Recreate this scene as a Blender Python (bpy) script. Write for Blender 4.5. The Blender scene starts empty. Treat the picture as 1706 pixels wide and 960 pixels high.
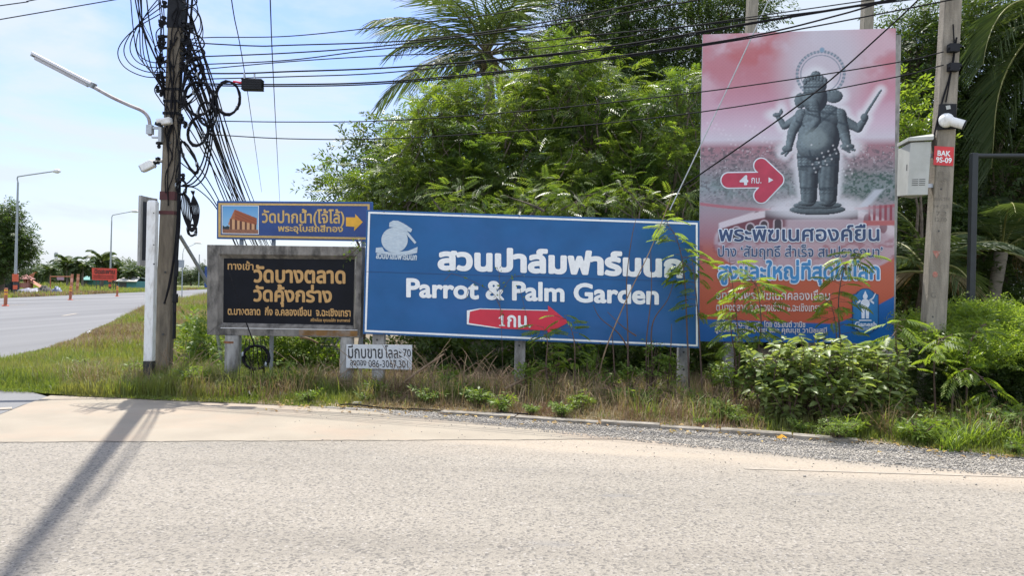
import bpy, math, random
import numpy as np
from mathutils import Vector, Matrix
random.seed(7); rng = np.random.default_rng(11)
R = math.radians
SC = bpy.context.scene; COL = SC.collection

# ---------------------------------------------------------------- camera, sky, sun, exposure
F = 1289.0; CX, CY = 853.0, 480.0; EYE = 1.55
ROLL = R(1.2); PITCH = R(-0.09)
cam_d = bpy.data.cameras.new('camera'); cam = bpy.data.objects.new('camera', cam_d); COL.objects.link(cam)
cam_d.sensor_fit = 'HORIZONTAL'; cam_d.sensor_width = 36; cam_d.lens = 36*F/1706; cam_d.clip_start = 0.05; cam_d.clip_end = 3000
fw = Vector((0, math.cos(PITCH), math.sin(PITCH))); up0 = Vector((0, -math.sin(PITCH), math.cos(PITCH))); rt0 = Vector((1, 0, 0))
rt = rt0*math.cos(ROLL) + up0*math.sin(ROLL); up = up0*math.cos(ROLL) - rt0*math.sin(ROLL)
cam.matrix_world = Matrix(((rt.x, up.x, -fw.x, 0), (rt.y, up.y, -fw.y, 0), (rt.z, up.z, -fw.z, EYE), (0, 0, 0, 1)))
SC.camera = cam
SUN_EL = R(63); SUN_DIR = Vector((-0.30*math.cos(SUN_EL)/0.996, 0.95*math.cos(SUN_EL)/0.996, math.sin(SUN_EL))).normalized()   # towards the sun
W = bpy.data.worlds.new('World'); SC.world = W; W.use_nodes = True
nt = W.node_tree; nt.nodes.clear()
def N(t, **kw):
    n = nt.nodes.new(t)
    for k, v in kw.items(): setattr(n, k, v)
    return n
L = lambda a, b: nt.links.new(a, b)
wo = N('ShaderNodeOutputWorld'); bg = N('ShaderNodeBackground'); bg.inputs[1].default_value = 0.13
sky = N('ShaderNodeTexSky', sky_type='NISHITA', sun_disc=False); sky.sun_elevation = SUN_EL
sky.sun_rotation = math.atan2(SUN_DIR.x, SUN_DIR.y); sky.air_density = 1.0; sky.dust_density = 1.2; sky.ozone_density = 1.0
tc = N('ShaderNodeTexCoord'); mp = N('ShaderNodeMapping'); mp.inputs['Scale'].default_value = (1.0, 1.0, 3.4); mp.inputs['Rotation'].default_value = (0, R(-7), 0)
mp.inputs['Location'].default_value = (0.35, 0.0, 0.1)
n1 = N('ShaderNodeTexNoise'); n1.inputs['Scale'].default_value = 2.7; n1.inputs['Detail'].default_value = 7; n1.inputs['Roughness'].default_value = 0.58; n1.inputs['Distortion'].default_value = 0.35
rp = N('ShaderNodeValToRGB'); rp.color_ramp.elements[0].position = 0.41; rp.color_ramp.elements[0].color = (0.05,)*3+(1,); rp.color_ramp.elements[1].position = 0.58; rp.color_ramp.elements[1].color = (0.94,)*3+(1,)
# hazy cloud bank low over the horizon
sx = N('ShaderNodeSeparateXYZ'); hz = N('ShaderNodeMapRange'); hz.inputs['From Min'].default_value = 0.0; hz.inputs['From Max'].default_value = 0.20; hz.inputs['To Min'].default_value = 0.70; hz.inputs['To Max'].default_value = 0.0
mx = N('ShaderNodeMath', operation='MAXIMUM'); mixc = N('ShaderNodeMix', data_type='RGBA'); mixb = N('ShaderNodeMix', data_type='RGBA'); mixb.inputs['A'].default_value = (7.6, 8.0, 8.4, 1); mixb.inputs['B'].default_value = (3.75, 4.2, 4.75, 1); fr_ = N('ShaderNodeMapRange'); fr_.inputs['From Min'].default_value = 0.0; fr_.inputs['From Max'].default_value = 0.6   # clouds facing the sun, unseen behind the viewer, are brightened to add fill light
L(tc.outputs['Generated'], mp.inputs[0]); L(mp.outputs[0], n1.inputs['Vector']); L(n1.outputs['Fac'], rp.inputs[0])
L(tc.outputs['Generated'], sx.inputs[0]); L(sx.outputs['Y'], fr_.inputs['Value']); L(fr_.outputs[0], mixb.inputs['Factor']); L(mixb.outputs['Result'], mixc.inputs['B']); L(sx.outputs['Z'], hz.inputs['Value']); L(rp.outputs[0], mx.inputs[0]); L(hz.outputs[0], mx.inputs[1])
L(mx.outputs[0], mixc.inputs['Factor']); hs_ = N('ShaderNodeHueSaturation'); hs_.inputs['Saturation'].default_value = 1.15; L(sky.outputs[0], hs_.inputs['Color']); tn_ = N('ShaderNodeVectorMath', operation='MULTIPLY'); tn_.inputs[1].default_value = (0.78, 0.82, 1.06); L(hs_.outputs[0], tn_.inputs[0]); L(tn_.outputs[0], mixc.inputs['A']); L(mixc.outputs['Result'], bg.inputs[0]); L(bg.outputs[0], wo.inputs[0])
sun_d = bpy.data.lights.new('sun', 'SUN'); sun = bpy.data.objects.new('sun', sun_d); COL.objects.link(sun)
sun_d.energy = 4.6; sun_d.angle = R(0.45); sun_d.color = (1.0, 0.955, 0.88)
sun.rotation_euler = SUN_DIR.to_track_quat('Z', 'Y').to_euler(); sun.location = (0, 0, 60)
vs = SC.view_settings; vs.view_transform = 'Standard'; vs.look = 'None'; vs.gamma = 1.0; vs.exposure = 0.75; vs.use_curve_mapping = False
SC.render.engine = 'CYCLES'; SC.cycles.max_bounces = 8; SC.cycles.diffuse_bounces = 3; SC.cycles.glossy_bounces = 3; SC.cycles.transparent_max_bounces = 6; SC.cycles.transmission_bounces = 3
SC.cycles.use_denoising = True; SC.cycles.caustics_reflective = False; SC.cycles.caustics_refractive = False

# ---------------------------------------------------------------- measuring helpers
CAM = Vector((0, 0, EYE))
def ray(px, py): return fw + rt*((px-CX)/F) - up*((py-CY)/F)
def P(px, py, d):                                   # the point at depth d (metres along y) on the sight line of a photograph pixel
    r = ray(px, py); return CAM + r*(d/r.y)
def G(px, py, z=0.0):                               # where that sight line meets the ground
    r = ray(px, py); return CAM + r*((z-EYE)/r.z)
def MPX(d): return d/F
class Surf:
    """a standing flat surface through two measured points"""
    def __init__(s, a, da, b, db, tilt=0.0):
        s.A = P(*a, da); s.B = P(*b, db); s.X = (s.B-s.A).normalized()
        h = Vector((s.X.x, s.X.y, 0)).normalized(); s.N = Vector((h.y, -h.x, 0))
        if tilt: s.N = (s.N + Vector((0, 0, tilt))).normalized()
        s.U = s.N.cross(s.X).normalized(); s.N = s.X.cross(s.U).normalized()
        if s.N.y > 0: s.N = -s.N
    def on(s, px, py, off=0.0):
        r = ray(px, py); t = (s.A-CAM).dot(s.N)/r.dot(s.N); return CAM + r*t + s.N*off

# ---------------------------------------------------------------- mesh helpers
class MB:
    def __init__(s): s.v = []; s.f = []; s.m = []; s.sm = []
    def add(s, vs_, fs, mi=0, smooth=False):
        o = len(s.v); s.v += [tuple(v) for v in vs_]
        for f in fs: s.f.append([i+o for i in f]); s.m.append(mi); s.sm.append(smooth)
        return s
    def box(s, c, size, rot=None, mi=0):
        c = Vector(c); x, y, z = [q/2 for q in size]
        vv = [Vector((a, b, d)) for a in (-x, x) for b in (-y, y) for d in (-z, z)]
        if rot is not None: vv = [rot @ q for q in vv]
        return s.add([c+q for q in vv], [(0, 1, 3, 2), (4, 6, 7, 5), (0, 4, 5, 1), (2, 3, 7, 6), (0, 2, 6, 4), (1, 5, 7, 3)], mi)
    def prism(s, front, back, mi=0):                 # a closed outline and its twin behind
        n = len(front); vv = list(front)+list(back)
        fs = [tuple(range(n)), tuple(range(2*n-1, n-1, -1))]+[(i, i+n, (i+1) % n+n, (i+1) % n) for i in range(n)]
        return s.add(vv, fs, mi)
    def slab(s, pts, nrm, th, mi=0): return s.prism(pts, [p-nrm*th for p in pts], mi)
    def tube(s, pts, r, sides=6, mi=0, caps=True, smooth=True):
        pts = [Vector(p) for p in pts]; n = len(pts); rr = r if hasattr(r, '__len__') else [r]*n
        vv = []; ref = None
        for i, p in enumerate(pts):
            t = (pts[min(i+1, n-1)]-pts[max(i-1, 0)])
            if t.length < 1e-9: t = Vector((0, 0, 1))
            t.normalize()
            if ref is None: ref = t.orthogonal().normalized()
            ref = (ref - t*ref.dot(t))
            if ref.length < 1e-6: ref = t.orthogonal()
            ref.normalize(); b = t.cross(ref)
            for k in range(sides):
                a = 2*math.pi*k/sides; vv.append(p+(ref*math.cos(a)+b*math.sin(a))*rr[i])
        fs = [(i*sides+k, i*sides+(k+1) % sides, (i+1)*sides+(k+1) % sides, (i+1)*sides+k) for i in range(n-1) for k in range(sides)]
        s.add(vv, fs, mi, smooth)
        if caps: s.add(vv[:sides], [tuple(range(sides-1, -1, -1))], mi); s.add(vv[-sides:], [tuple(range(sides))], mi)
        return s
    def build(s, name, mats, parent=None, bevel=0):
        me = bpy.data.meshes.new(name); me.from_pydata(s.v, [], s.f)
        for m in (mats if isinstance(mats, (list, tuple)) else [mats]): me.materials.append(m)
        me.polygons.foreach_set('material_index', s.m); me.polygons.foreach_set('use_smooth', s.sm); me.update()
        o = bpy.data.objects.new(name, me); COL.objects.link(o)
        if parent is not None: o.parent = parent; o.matrix_parent_inverse = parent.matrix_world.inverted() if False else Matrix.Translation(-parent.location)
        if bevel:
            b = o.modifiers.new('bevel', 'BEVEL'); b.width = bevel; b.segments = 2; b.limit_method = 'ANGLE'
        return o
def np_mesh(name, V, Fq, mats, parent=None, smooth=False, col=None, midx=None):
    V = np.asarray(V, np.float32); Fq = np.asarray(Fq, np.int32); k = Fq.shape[1]; nf = len(Fq)
    me = bpy.data.meshes.new(name); me.vertices.add(len(V)); me.vertices.foreach_set('co', V.ravel())
    me.loops.add(nf*k); me.loops.foreach_set('vertex_index', Fq.ravel())
    me.polygons.add(nf); me.polygons.foreach_set('loop_start', np.arange(nf, dtype=np.int32)*k); me.polygons.foreach_set('loop_total', np.full(nf, k, np.int32))
    for m in (mats if isinstance(mats, (list, tuple)) else [mats]): me.materials.append(m)
    if midx is not None: me.polygons.foreach_set('material_index', np.asarray(midx, np.int32))
    if smooth: me.polygons.foreach_set('use_smooth', np.ones(nf, bool))
    me.update(calc_edges=True)
    if col is not None:
        a = me.color_attributes.new('Col', 'FLOAT_COLOR', 'POINT'); c4 = np.ones((len(V), 4), np.float32); c4[:, :3] = col; a.data.foreach_set('color', c4.ravel())
    o = bpy.data.objects.new(name, me); COL.objects.link(o)
    if parent is not None: o.parent = parent; o.matrix_parent_inverse = Matrix.Translation(-parent.location)
    return o
def tag(o, label=None, cat=None, group=None, kind=None):
    if label: o['label'] = label
    if cat: o['category'] = cat
    if group: o['group'] = group
    if kind: o['kind'] = kind
    return o
def thing(name, label, cat, loc=(0, 0, 0), group=None):
    o = bpy.data.objects.new(name, None); COL.objects.link(o); o.location = loc; o.empty_display_size = 0.2
    return tag(o, label, cat, group)
def copy_tree(o, parent=None):
    c = o.copy(); COL.objects.link(c)
    if parent is not None: c.parent = parent; c.matrix_parent_inverse = o.matrix_parent_inverse.copy()
    for ch in list(o.children): copy_tree(ch, c)
    return c
def spline(pts, n=8):                                # smooth line through points
    pts = [Vector(p) for p in pts]
    if len(pts) < 3: return pts
    q = [pts[0]*2-pts[1]]+pts+[pts[-1]*2-pts[-2]]; out = []
    for i in range(1, len(q)-2):
        for k in range(n):
            t = k/n; a, b, c, d = q[i-1], q[i], q[i+1], q[i+2]
            out.append(0.5*((2*b)+(c-a)*t+(2*a-5*b+4*c-d)*t*t+(3*b-a-3*c+d)*t**3))
    return out+[pts[-1]]

# ---------------------------------------------------------------- materials
def new_mat(name):
    m = bpy.data.materials.new(name); m.use_nodes = True; return m, m.node_tree, m.node_tree.nodes['Principled BSDF']
def mat(name, c, rough=0.6, var=0.15, scale=6.0, metal=0.0, bump=0.0, bscale=40.0, dirt_or_sheen=None, dscale=2.5, damt=0.5, stretch=None, spec=0.5):
    """a surface colour broken up by noise, with optional stains, painted reflections and grain"""
    m, t, b = new_mat(name); nn = t.nodes; lk = t.links.new
    b.inputs['Roughness'].default_value = rough; b.inputs['Metallic'].default_value = metal; b.inputs['Specular IOR Level'].default_value = spec
    co = nn.new('ShaderNodeTexCoord'); src = co.outputs['Object']
    mpn = nn.new('ShaderNodeMapping'); mpn.inputs['Scale'].default_value = stretch or (1, 1, 1); lk(src, mpn.inputs[0]); src = mpn.outputs[0]
    n = nn.new('ShaderNodeTexNoise'); n.inputs['Scale'].default_value = scale; n.inputs['Detail'].default_value = 6; lk(src, n.inputs['Vector'])
    r = nn.new('ShaderNodeMapRange'); r.inputs['From Min'].default_value = 0.3; r.inputs['From Max'].default_value = 0.7
    r.inputs['To Min'].default_value = 1-var; r.inputs['To Max'].default_value = 1+var; lk(n.outputs['Fac'], r.inputs['Value'])
    mu = nn.new('ShaderNodeVectorMath'); mu.operation = 'SCALE'; mu.inputs[0].default_value = c; lk(r.outputs[0], mu.inputs['Scale']); out = mu.outputs[0]
    if dirt_or_sheen:
        n2 = nn.new('ShaderNodeTexNoise'); n2.inputs['Scale'].default_value = dscale; n2.inputs['Detail'].default_value = 8; n2.inputs['Roughness'].default_value = 0.65; lk(src, n2.inputs['Vector'])
        r2 = nn.new('ShaderNodeMapRange'); r2.inputs['From Min'].default_value = 0.48; r2.inputs['From Max'].default_value = 0.66; r2.inputs['To Max'].default_value = damt; lk(n2.outputs['Fac'], r2.inputs['Value'])
        x = nn.new('ShaderNodeMix'); x.data_type = 'RGBA'; lk(r2.outputs[0], x.inputs['Factor']); lk(out, x.inputs['A']); x.inputs['B'].default_value = (*dirt_or_sheen, 1); out = x.outputs['Result']
    lk(out, b.inputs['Base Color'])
    if bump:
        n3 = nn.new('ShaderNodeTexNoise'); n3.inputs['Scale'].default_value = bscale; n3.inputs['Detail'].default_value = 4; lk(co.outputs['Object'], n3.inputs['Vector'])
        bp = nn.new('ShaderNodeBump'); bp.inputs['Strength'].default_value = bump; bp.inputs['Distance'].default_value = 0.02; lk(n3.outputs['Fac'], bp.inputs['Height']); lk(bp.outputs[0], b.inputs['Normal'])
    return m
def leaf_mat(name, c1, c2, trans=0.45, rough=0.45, c3=None, nscale=1.3, tcol=(1.5, 1.45, 0.6), spec=0.4):
    """leaves: every leaf its own shade between two greens, patches of a third; light comes through"""
    m, t, b = new_mat(name); nn = t.nodes; lk = t.links.new; out = nn['Material Output']
    g = nn.new('ShaderNodeNewGeometry'); x = nn.new('ShaderNodeMix'); x.data_type = 'RGBA'
    x.inputs['A'].default_value = (*c1, 1); x.inputs['B'].default_value = (*c2, 1); lk(g.outputs['Random Per Island'], x.inputs['Factor']); res = x.outputs['Result']
    if c3:
        n = nn.new('ShaderNodeTexNoise'); n.inputs['Scale'].default_value = nscale; n.inputs['Detail'].default_value = 3; lk(g.outputs['Position'], n.inputs['Vector'])
        r = nn.new('ShaderNodeMapRange'); r.inputs['From Min'].default_value = 0.45; r.inputs['From Max'].default_value = 0.62; lk(n.outputs['Fac'], r.inputs['Value'])
        y = nn.new('ShaderNodeMix'); y.data_type = 'RGBA'; lk(r.outputs[0], y.inputs['Factor']); lk(res, y.inputs['A']); y.inputs['B'].default_value = (*c3, 1); res = y.outputs['Result']
    lk(res, b.inputs['Base Color']); b.inputs['Roughness'].default_value = rough; b.inputs['Specular IOR Level'].default_value = spec
    tr = nn.new('ShaderNodeBsdfTranslucent'); mu = nn.new('ShaderNodeVectorMath'); mu.operation = 'MULTIPLY'; mu.inputs[1].default_value = tcol; lk(res, mu.inputs[0]); lk(mu.outputs[0], tr.inputs[0])
    mxs = nn.new('ShaderNodeMixShader'); mxs.inputs[0].default_value = trans; lk(b.outputs[0], mxs.inputs[1]); lk(tr.outputs[0], mxs.inputs[2]); lk(mxs.outputs[0], out.inputs['Surface'])
    return m
def attr_mat(name, rough=0.45):
    m, t, b = new_mat(name); a = t.nodes.new('ShaderNodeAttribute'); a.attribute_name = 'Col'; t.links.new(a.outputs['Color'], b.inputs['Base Color']); b.inputs['Roughness'].default_value = rough
    return m
M = {}
M['concrete'] = mat('weathered concrete', (0.33, 0.31, 0.28), 0.85, 0.22, 5, bump=0.35, bscale=60, dirt_or_sheen=(0.07, 0.065, 0.06), dscale=3.2, damt=0.75, stretch=(2, 2, 0.8))
M['pole'] = mat('pole concrete', (0.21, 0.175, 0.13), 0.9, 0.28, 7, bump=0.4, bscale=50, dirt_or_sheen=(0.07, 0.06, 0.05), dscale=2.0, damt=0.6, stretch=(3, 3, 0.5))
M['pole_pale'] = mat('pale pole concrete', (0.27, 0.24, 0.195), 0.9, 0.22, 7, bump=0.4, bscale=50, dirt_or_sheen=(0.13, 0.11, 0.085), dscale=2.2, damt=0.55, stretch=(3, 3, 0.6))
M['frame'] = mat('dark weathered frame concrete', (0.20, 0.185, 0.165), 0.9, 0.3, 6, bump=0.45, bscale=50, dirt_or_sheen=(0.04, 0.037, 0.034), dscale=3.5, damt=0.8, stretch=(2, 2, 0.9))
M['post'] = mat('grey post', (0.36, 0.35, 0.33), 0.85, 0.18, 9, bump=0.25, dirt_or_sheen=(0.10, 0.09, 0.08), dscale=2.6, damt=0.7, stretch=(2, 2, 0.8))
M['cable'] = mat('black cable', (0.014, 0.014, 0.017), 0.8, 0.2, spec=0.12)
M['black'] = mat('black plastic', (0.016, 0.017, 0.02), 0.6, 0.25, spec=0.2)
M['galv'] = mat('galvanised steel', (0.42, 0.44, 0.46), 0.45, 0.12, 20, metal=0.6)
M['galv_far'] = mat('grey lamp steel', (0.30, 0.33, 0.36), 0.6, 0.1)
M['rustpipe'] = mat('flaking pipe', (0.34, 0.32, 0.32), 0.6, 0.2, 14, dirt_or_sheen=(0.20, 0.07, 0.05), dscale=8, damt=0.8)
M['white'] = mat('white paint', (0.78, 0.78, 0.76), 0.5, 0.06, 4, dirt_or_sheen=(0.46, 0.43, 0.38), dscale=7, damt=0.6, bump=0.15, stretch=(2, 2, 0.7))
M['bandblack'] = mat('black paint', (0.022, 0.024, 0.03), 0.5, 0.3, 8)
M['tube'] = mat('lamp housing', (0.62, 0.62, 0.65), 0.4, 0.06)
M['redplate'] = mat('red plate', (0.62, 0.03, 0.035), 0.4, 0.08)
M['plwhite'] = mat('white lettering', (0.82, 0.84, 0.84), 0.45, 0.06, 30)
M['gold'] = mat('gold lettering', (0.50, 0.29, 0.10), 0.5, 0.14, 30)
M['amber'] = mat('amber paint', (0.78, 0.40, 0.03), 0.5, 0.1, 12)
M['amber_dull'] = mat('dull amber lettering', (0.58, 0.38, 0.12), 0.5, 0.12, 30)
M['navy'] = mat('navy panel', (0.010, 0.045, 0.19), 0.4, 0.15, 5, dirt_or_sheen=(0.03, 0.09, 0.28), dscale=1.4, damt=0.5)
M['blackpanel'] = mat('black sign panel', (0.005, 0.006, 0.010), 0.5, 0.3, 4, bump=0.08, bscale=5, spec=0.18)
M['blue'] = mat('blue sign sheet', (0.013, 0.105, 0.285), 0.36, 0.12, 2.2, spec=0.3, bump=0.25, bscale=2.0, dirt_or_sheen=(0.028, 0.12, 0.34), dscale=1.0, damt=0.55, stretch=(1, 1, 1.3))  # paler blue patches paint cloud reflections into the sheet colour
M['blueedge'] = mat('blue sign edge', (0.03, 0.12, 0.33), 0.4, 0.1)
M['emblem'] = mat('faded white emblem', (0.50, 0.58, 0.64), 0.5, 0.12, 25, dirt_or_sheen=(0.22, 0.34, 0.48), dscale=14, damt=0.45, stretch=(1, 1, 6))
M['redarrow'] = mat('red arrow sheet', (0.60, 0.018, 0.05), 0.4, 0.10, 3)
M['board'] = mat('white board', (0.60, 0.63, 0.65), 0.5, 0.05, 8, dirt_or_sheen=(0.42, 0.42, 0.40), dscale=7, damt=0.35)
M['ink'] = mat('marker ink', (0.03, 0.03, 0.035), 0.6, 0.3, 40)
M['cab'] = mat('grey cabinet paint', (0.42, 0.43, 0.40), 0.45, 0.05, 5, dirt_or_sheen=(0.30, 0.30, 0.27), dscale=4, damt=0.4)
M['slot'] = mat('dark slot', (0.06, 0.06, 0.06), 0.7, 0.1)
M['gate'] = mat('black gate steel', (0.016, 0.02, 0.022), 0.45, 0.2)
M['bark'] = mat('bark', (0.13, 0.10, 0.075), 0.9, 0.35, 12, bump=0.5, bscale=30)
M['twig'] = mat('dry twig', (0.26, 0.18, 0.115), 0.9, 0.35, 4)
M['stem'] = mat('reddish stem', (0.11, 0.07, 0.055), 0.85, 0.3, 5)
M['rust'] = mat('rusty strap', (0.22, 0.09, 0.04), 0.8, 0.3, 20)
M['maroon'] = mat('maroon band', (0.10, 0.035, 0.035), 0.8, 0.25, 8)
M['palmtrunk'] = mat('palm trunk', (0.20, 0.17, 0.14), 0.9, 0.25, 9, bump=0.5, bscale=18, stretch=(1, 1, 5))
M['coconut'] = mat('coconut husk', (0.10, 0.075, 0.03), 0.7, 0.25)
M['leu'] = leaf_mat('feathery leaf', (0.080, 0.140, 0.027), (0.190, 0.245, 0.056), 0.50, 0.40, (0.070, 0.122, 0.028), 0.9, tcol=(1.68, 1.62, 0.65), spec=0.6)
M['leu_light'] = leaf_mat('young feathery leaf', (0.11, 0.185, 0.03), (0.20, 0.27, 0.055), 0.55, 0.4, tcol=(1.8, 1.7, 0.7))
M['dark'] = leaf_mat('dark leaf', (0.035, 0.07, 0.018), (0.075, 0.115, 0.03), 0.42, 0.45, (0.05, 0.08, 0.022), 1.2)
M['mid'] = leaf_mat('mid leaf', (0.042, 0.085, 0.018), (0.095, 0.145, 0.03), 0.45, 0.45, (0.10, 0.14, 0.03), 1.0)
M['palm'] = leaf_mat('palm leaflet', (0.055, 0.09, 0.035), (0.095, 0.13, 0.055), 0.38, 0.5, spec=0.4)
M['palm_dry'] = leaf_mat('dry palm leaflet', (0.16, 0.12, 0.06), (0.24, 0.18, 0.09), 0.35, 0.6, tcol=(1.2, 1.1, 0.8))
M['rachis'] = mat('palm rib', (0.22, 0.22, 0.07), 0.5, 0.2)
M['broad'] = leaf_mat('broad pale leaf', (0.19, 0.255, 0.085), (0.34, 0.40, 0.17), 0.42, 0.42, (0.10, 0.15, 0.045), 2.5, spec=0.5)
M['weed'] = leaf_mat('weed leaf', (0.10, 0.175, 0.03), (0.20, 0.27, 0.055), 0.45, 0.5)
M['grass'] = leaf_mat('green grass', (0.10, 0.16, 0.028), (0.21, 0.25, 0.06), 0.42, 0.55, (0.21, 0.215, 0.075), 0.8)
M['drygrass'] = leaf_mat('dry grass', (0.20, 0.15, 0.085), (0.34, 0.27, 0.15), 0.3, 0.7, (0.20, 0.13, 0.085), 1.5, tcol=(1.2, 1.1, 0.8))
M['fallen'] = leaf_mat('fallen leaf', (0.25, 0.15, 0.06), (0.42, 0.30, 0.08), 0.2, 0.7, tcol=(1.1, 1, 0.7))
M['far'] = leaf_mat('far foliage', (0.055, 0.085, 0.04), (0.10, 0.13, 0.06), 0.3, 0.6)
M['fardark'] = leaf_mat('far dark foliage', (0.042, 0.068, 0.036), (0.08, 0.115, 0.052), 0.3, 0.6)
M['litter'] = mat('white litter', (0.7, 0.7, 0.7), 0.6, 0.1)

# ---------------------------------------------------------------- lettering: glyph outlines -> clean flat mesh of chosen weight
def sdf_text(s, weight, res=44, slant=0.0):
    c = bpy.data.curves.new('lettering', 'FONT'); c.body = s; c.fill_mode = 'NONE'; c.resolution_u = 4
    o = bpy.data.objects.new('lettering', c); COL.objects.link(o); dg = bpy.context.evaluated_depsgraph_get()
    me = bpy.data.meshes.new_from_object(o.evaluated_get(dg)); nv = len(me.vertices)
    V = np.zeros(nv*3, np.float64); me.vertices.foreach_get('co', V); V = V.reshape(-1, 3)[:, :2]
    E_ = np.zeros(len(me.edges)*2, np.int32); me.edges.foreach_get('vertices', E_); E_ = E_.reshape(-1, 2)
    bpy.data.objects.remove(o); bpy.data.curves.remove(c); bpy.data.meshes.remove(me)
    nb = [[] for _ in range(nv)]
    for a, b in E_: nb[a].append(b); nb[b].append(a)
    seen = np.zeros(nv, bool); loops = []
    for i in range(nv):
        if seen[i] or not nb[i]: continue
        lp = [i]; seen[i] = True; cur = i
        while True:
            nx = [j for j in nb[cur] if not seen[j]]
            if not nx: break
            j = min(nx, key=lambda q: (q != cur+1, q)); lp.append(j); seen[j] = True; cur = j
        if len(lp) > 2: loops.append(V[lp])
    if slant: loops = [np.c_[l[:, 0]+slant*l[:, 1], l[:, 1]] for l in loops]
    A = np.concatenate(loops); lo = A.min(0); hi = A.max(0); pad = weight+0.06; h = 1.0/res
    nx = int((hi[0]-lo[0]+2*pad)/h)+2; ny = int((hi[1]-lo[1]+2*pad)/h)+2; x0, y0 = lo-pad
    D = np.full((ny, nx), 9.0); Wn = np.zeros((ny, nx), np.int32)
    for l in loops:
        a = l; b = np.roll(l, -1, 0); mlo = l.min(0)-pad; mhi = l.max(0)+pad
        i0 = max(0, int((mlo[0]-x0)/h)); i1 = min(nx, int((mhi[0]-x0)/h)+2); j0 = max(0, int((mlo[1]-y0)/h)); j1 = min(ny, int((mhi[1]-y0)/h)+2)
        gx, gy = np.meshgrid(x0+h*np.arange(i0, i1), y0+h*np.arange(j0, j1)); q = np.stack([gx.ravel(), gy.ravel()], 1)
        d = b-a; ll = (d**2).sum(1)+1e-12; t = np.clip((((q[:, None]-a)*d).sum(2))/ll, 0, 1)
        dist = np.sqrt((((q[:, None]-a)-t[..., None]*d)**2).sum(2).min(1)).reshape(gx.shape)
        D[j0:j1, i0:i1] = np.minimum(D[j0:j1, i0:i1], dist)
        up_ = (a[:, 1] <= q[:, None, 1]) & (b[:, 1] > q[:, None, 1]); dn = (a[:, 1] > q[:, None, 1]) & (b[:, 1] <= q[:, None, 1])
        cr = d[:, 0]*(q[:, None, 1]-a[:, 1])-(q[:, None, 0]-a[:, 0])*d[:, 1]
        Wn[j0:j1, i0:i1] += (((up_ & (cr < 0)).sum(1)-(dn & (cr > 0)).sum(1))).reshape(gx.shape)
    S = np.where(Wn != 0, -D, D)-weight
    return iso_mesh(S, x0, y0, h), lo, hi
def iso_mesh(S, x0, y0, h):
    """flat mesh of the region S<0 on a grid: whole cells in runs, border cells cut exactly"""
    ny, nx = S.shape; ins = S < 0; vid = {}; V = []; Fc = []
    def vert(k, x, y):
        i = vid.get(k)
        if i is None: i = vid[k] = len(V); V.append((x0+x*h, y0+y*h))
        return i
    full = ins[:-1, :-1] & ins[1:, :-1] & ins[:-1, 1:] & ins[1:, 1:]; some = (ins[:-1, :-1] | ins[1:, :-1] | ins[:-1, 1:] | ins[1:, 1:]) & ~full
    for j in range(ny-1):
        row = np.flatnonzero(full[j])
        for i in row: Fc.append([vert((0, i, j), i, j), vert((0, i+1, j), i+1, j), vert((0, i+1, j+1), i+1, j+1), vert((0, i, j+1), i, j+1)])
        for i in np.flatnonzero(some[j]):
            cs = [(i, j), (i+1, j), (i+1, j+1), (i, j+1)]; poly = []
            for k in range(4):
                (xa, ya), (xb, yb) = cs[k], cs[(k+1) % 4]; sa, sb = S[ya, xa], S[yb, xb]
                if sa < 0: poly.append(vert((0, xa, ya), xa, ya))
                if (sa < 0) != (sb < 0):
                    t = sa/(sa-sb); e = (1,)+tuple(sorted([(xa, ya), (xb, yb)])); poly.append(vert(e, xa+(xb-xa)*t, ya+(yb-ya)*t))
            if len(poly) > 2: Fc.append(poly)
    return np.array(V), Fc
TXT = {}
def text_on(sf, s, tl, tr, bl, m, parent, weight=0.02, off=0.004, name='lettering', res=44, slant=0.0):
    """lettering whose outline fills the measured box (photo points) on surface sf"""
    k = (s, weight, res, slant)
    if k not in TXT: TXT[k] = sdf_text(s, weight, res, slant)
    (V, Fc), lo, hi = TXT[k]
    a = sf.on(*bl, off); ux = sf.on(*tr, off)-sf.on(*tl, off); uy = sf.on(*tl, off)-a
    u = (V-lo)/(hi-lo); pts = [a+ux*float(p)+uy*float(q) for p, q in u]
    b = MB(); b.add(pts, Fc); return b.build(name, m, parent)
def flat(sf, pts, m, parent, name, off=0.004, th=0.0):
    b = MB(); q = [sf.on(*p, off) for p in pts]
    if th: b.slab(q, sf.N, th)
    else: b.add(q, [tuple(range(len(q)))])
    return b.build(name, m, parent)
def frame_strip(b, sf, o, i, off, mi=0, th=None):
    """a band between an outer and an inner four-cornered outline"""
    O = [sf.on(*p, off) for p in o]; I = [sf.on(*p, off) for p in i]
    for k in range(4):
        q = [O[k], O[(k+1) % 4], I[(k+1) % 4], I[k]]
        if th: b.slab(q, sf.N, th, mi)
        else: b.add(q, [(0, 1, 2, 3)], mi)
# colour helpers for printed pictures (flat prints with their own colours)
def lin(c): c = np.asarray(c, float)/255.0; return np.where(c <= 0.04045, c/12.92, ((c+0.055)/1.055)**2.4)
def vnoise(x, y, seed=0):
    def hsh(i, j):
        v = np.sin(i*127.1+j*311.7+seed*74.7)*43758.5453; return v-np.floor(v)
    i = np.floor(x); j = np.floor(y); fx = x-i; fy = y-j; fx = fx*fx*(3-2*fx); fy = fy*fy*(3-2*fy)
    return (hsh(i, j)*(1-fx)+hsh(i+1, j)*fx)*(1-fy)+(hsh(i, j+1)*(1-fx)+hsh(i+1, j+1)*fx)*fy
def fbm(x, y, o=5, seed=0): return sum(vnoise(x*2**k, y*2**k, seed+k)*0.5**(k+1) for k in range(o))
def sst(a, b, x): t = np.clip((x-a)/(b-a), 0, 1); return t*t*(3-2*t)

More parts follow.
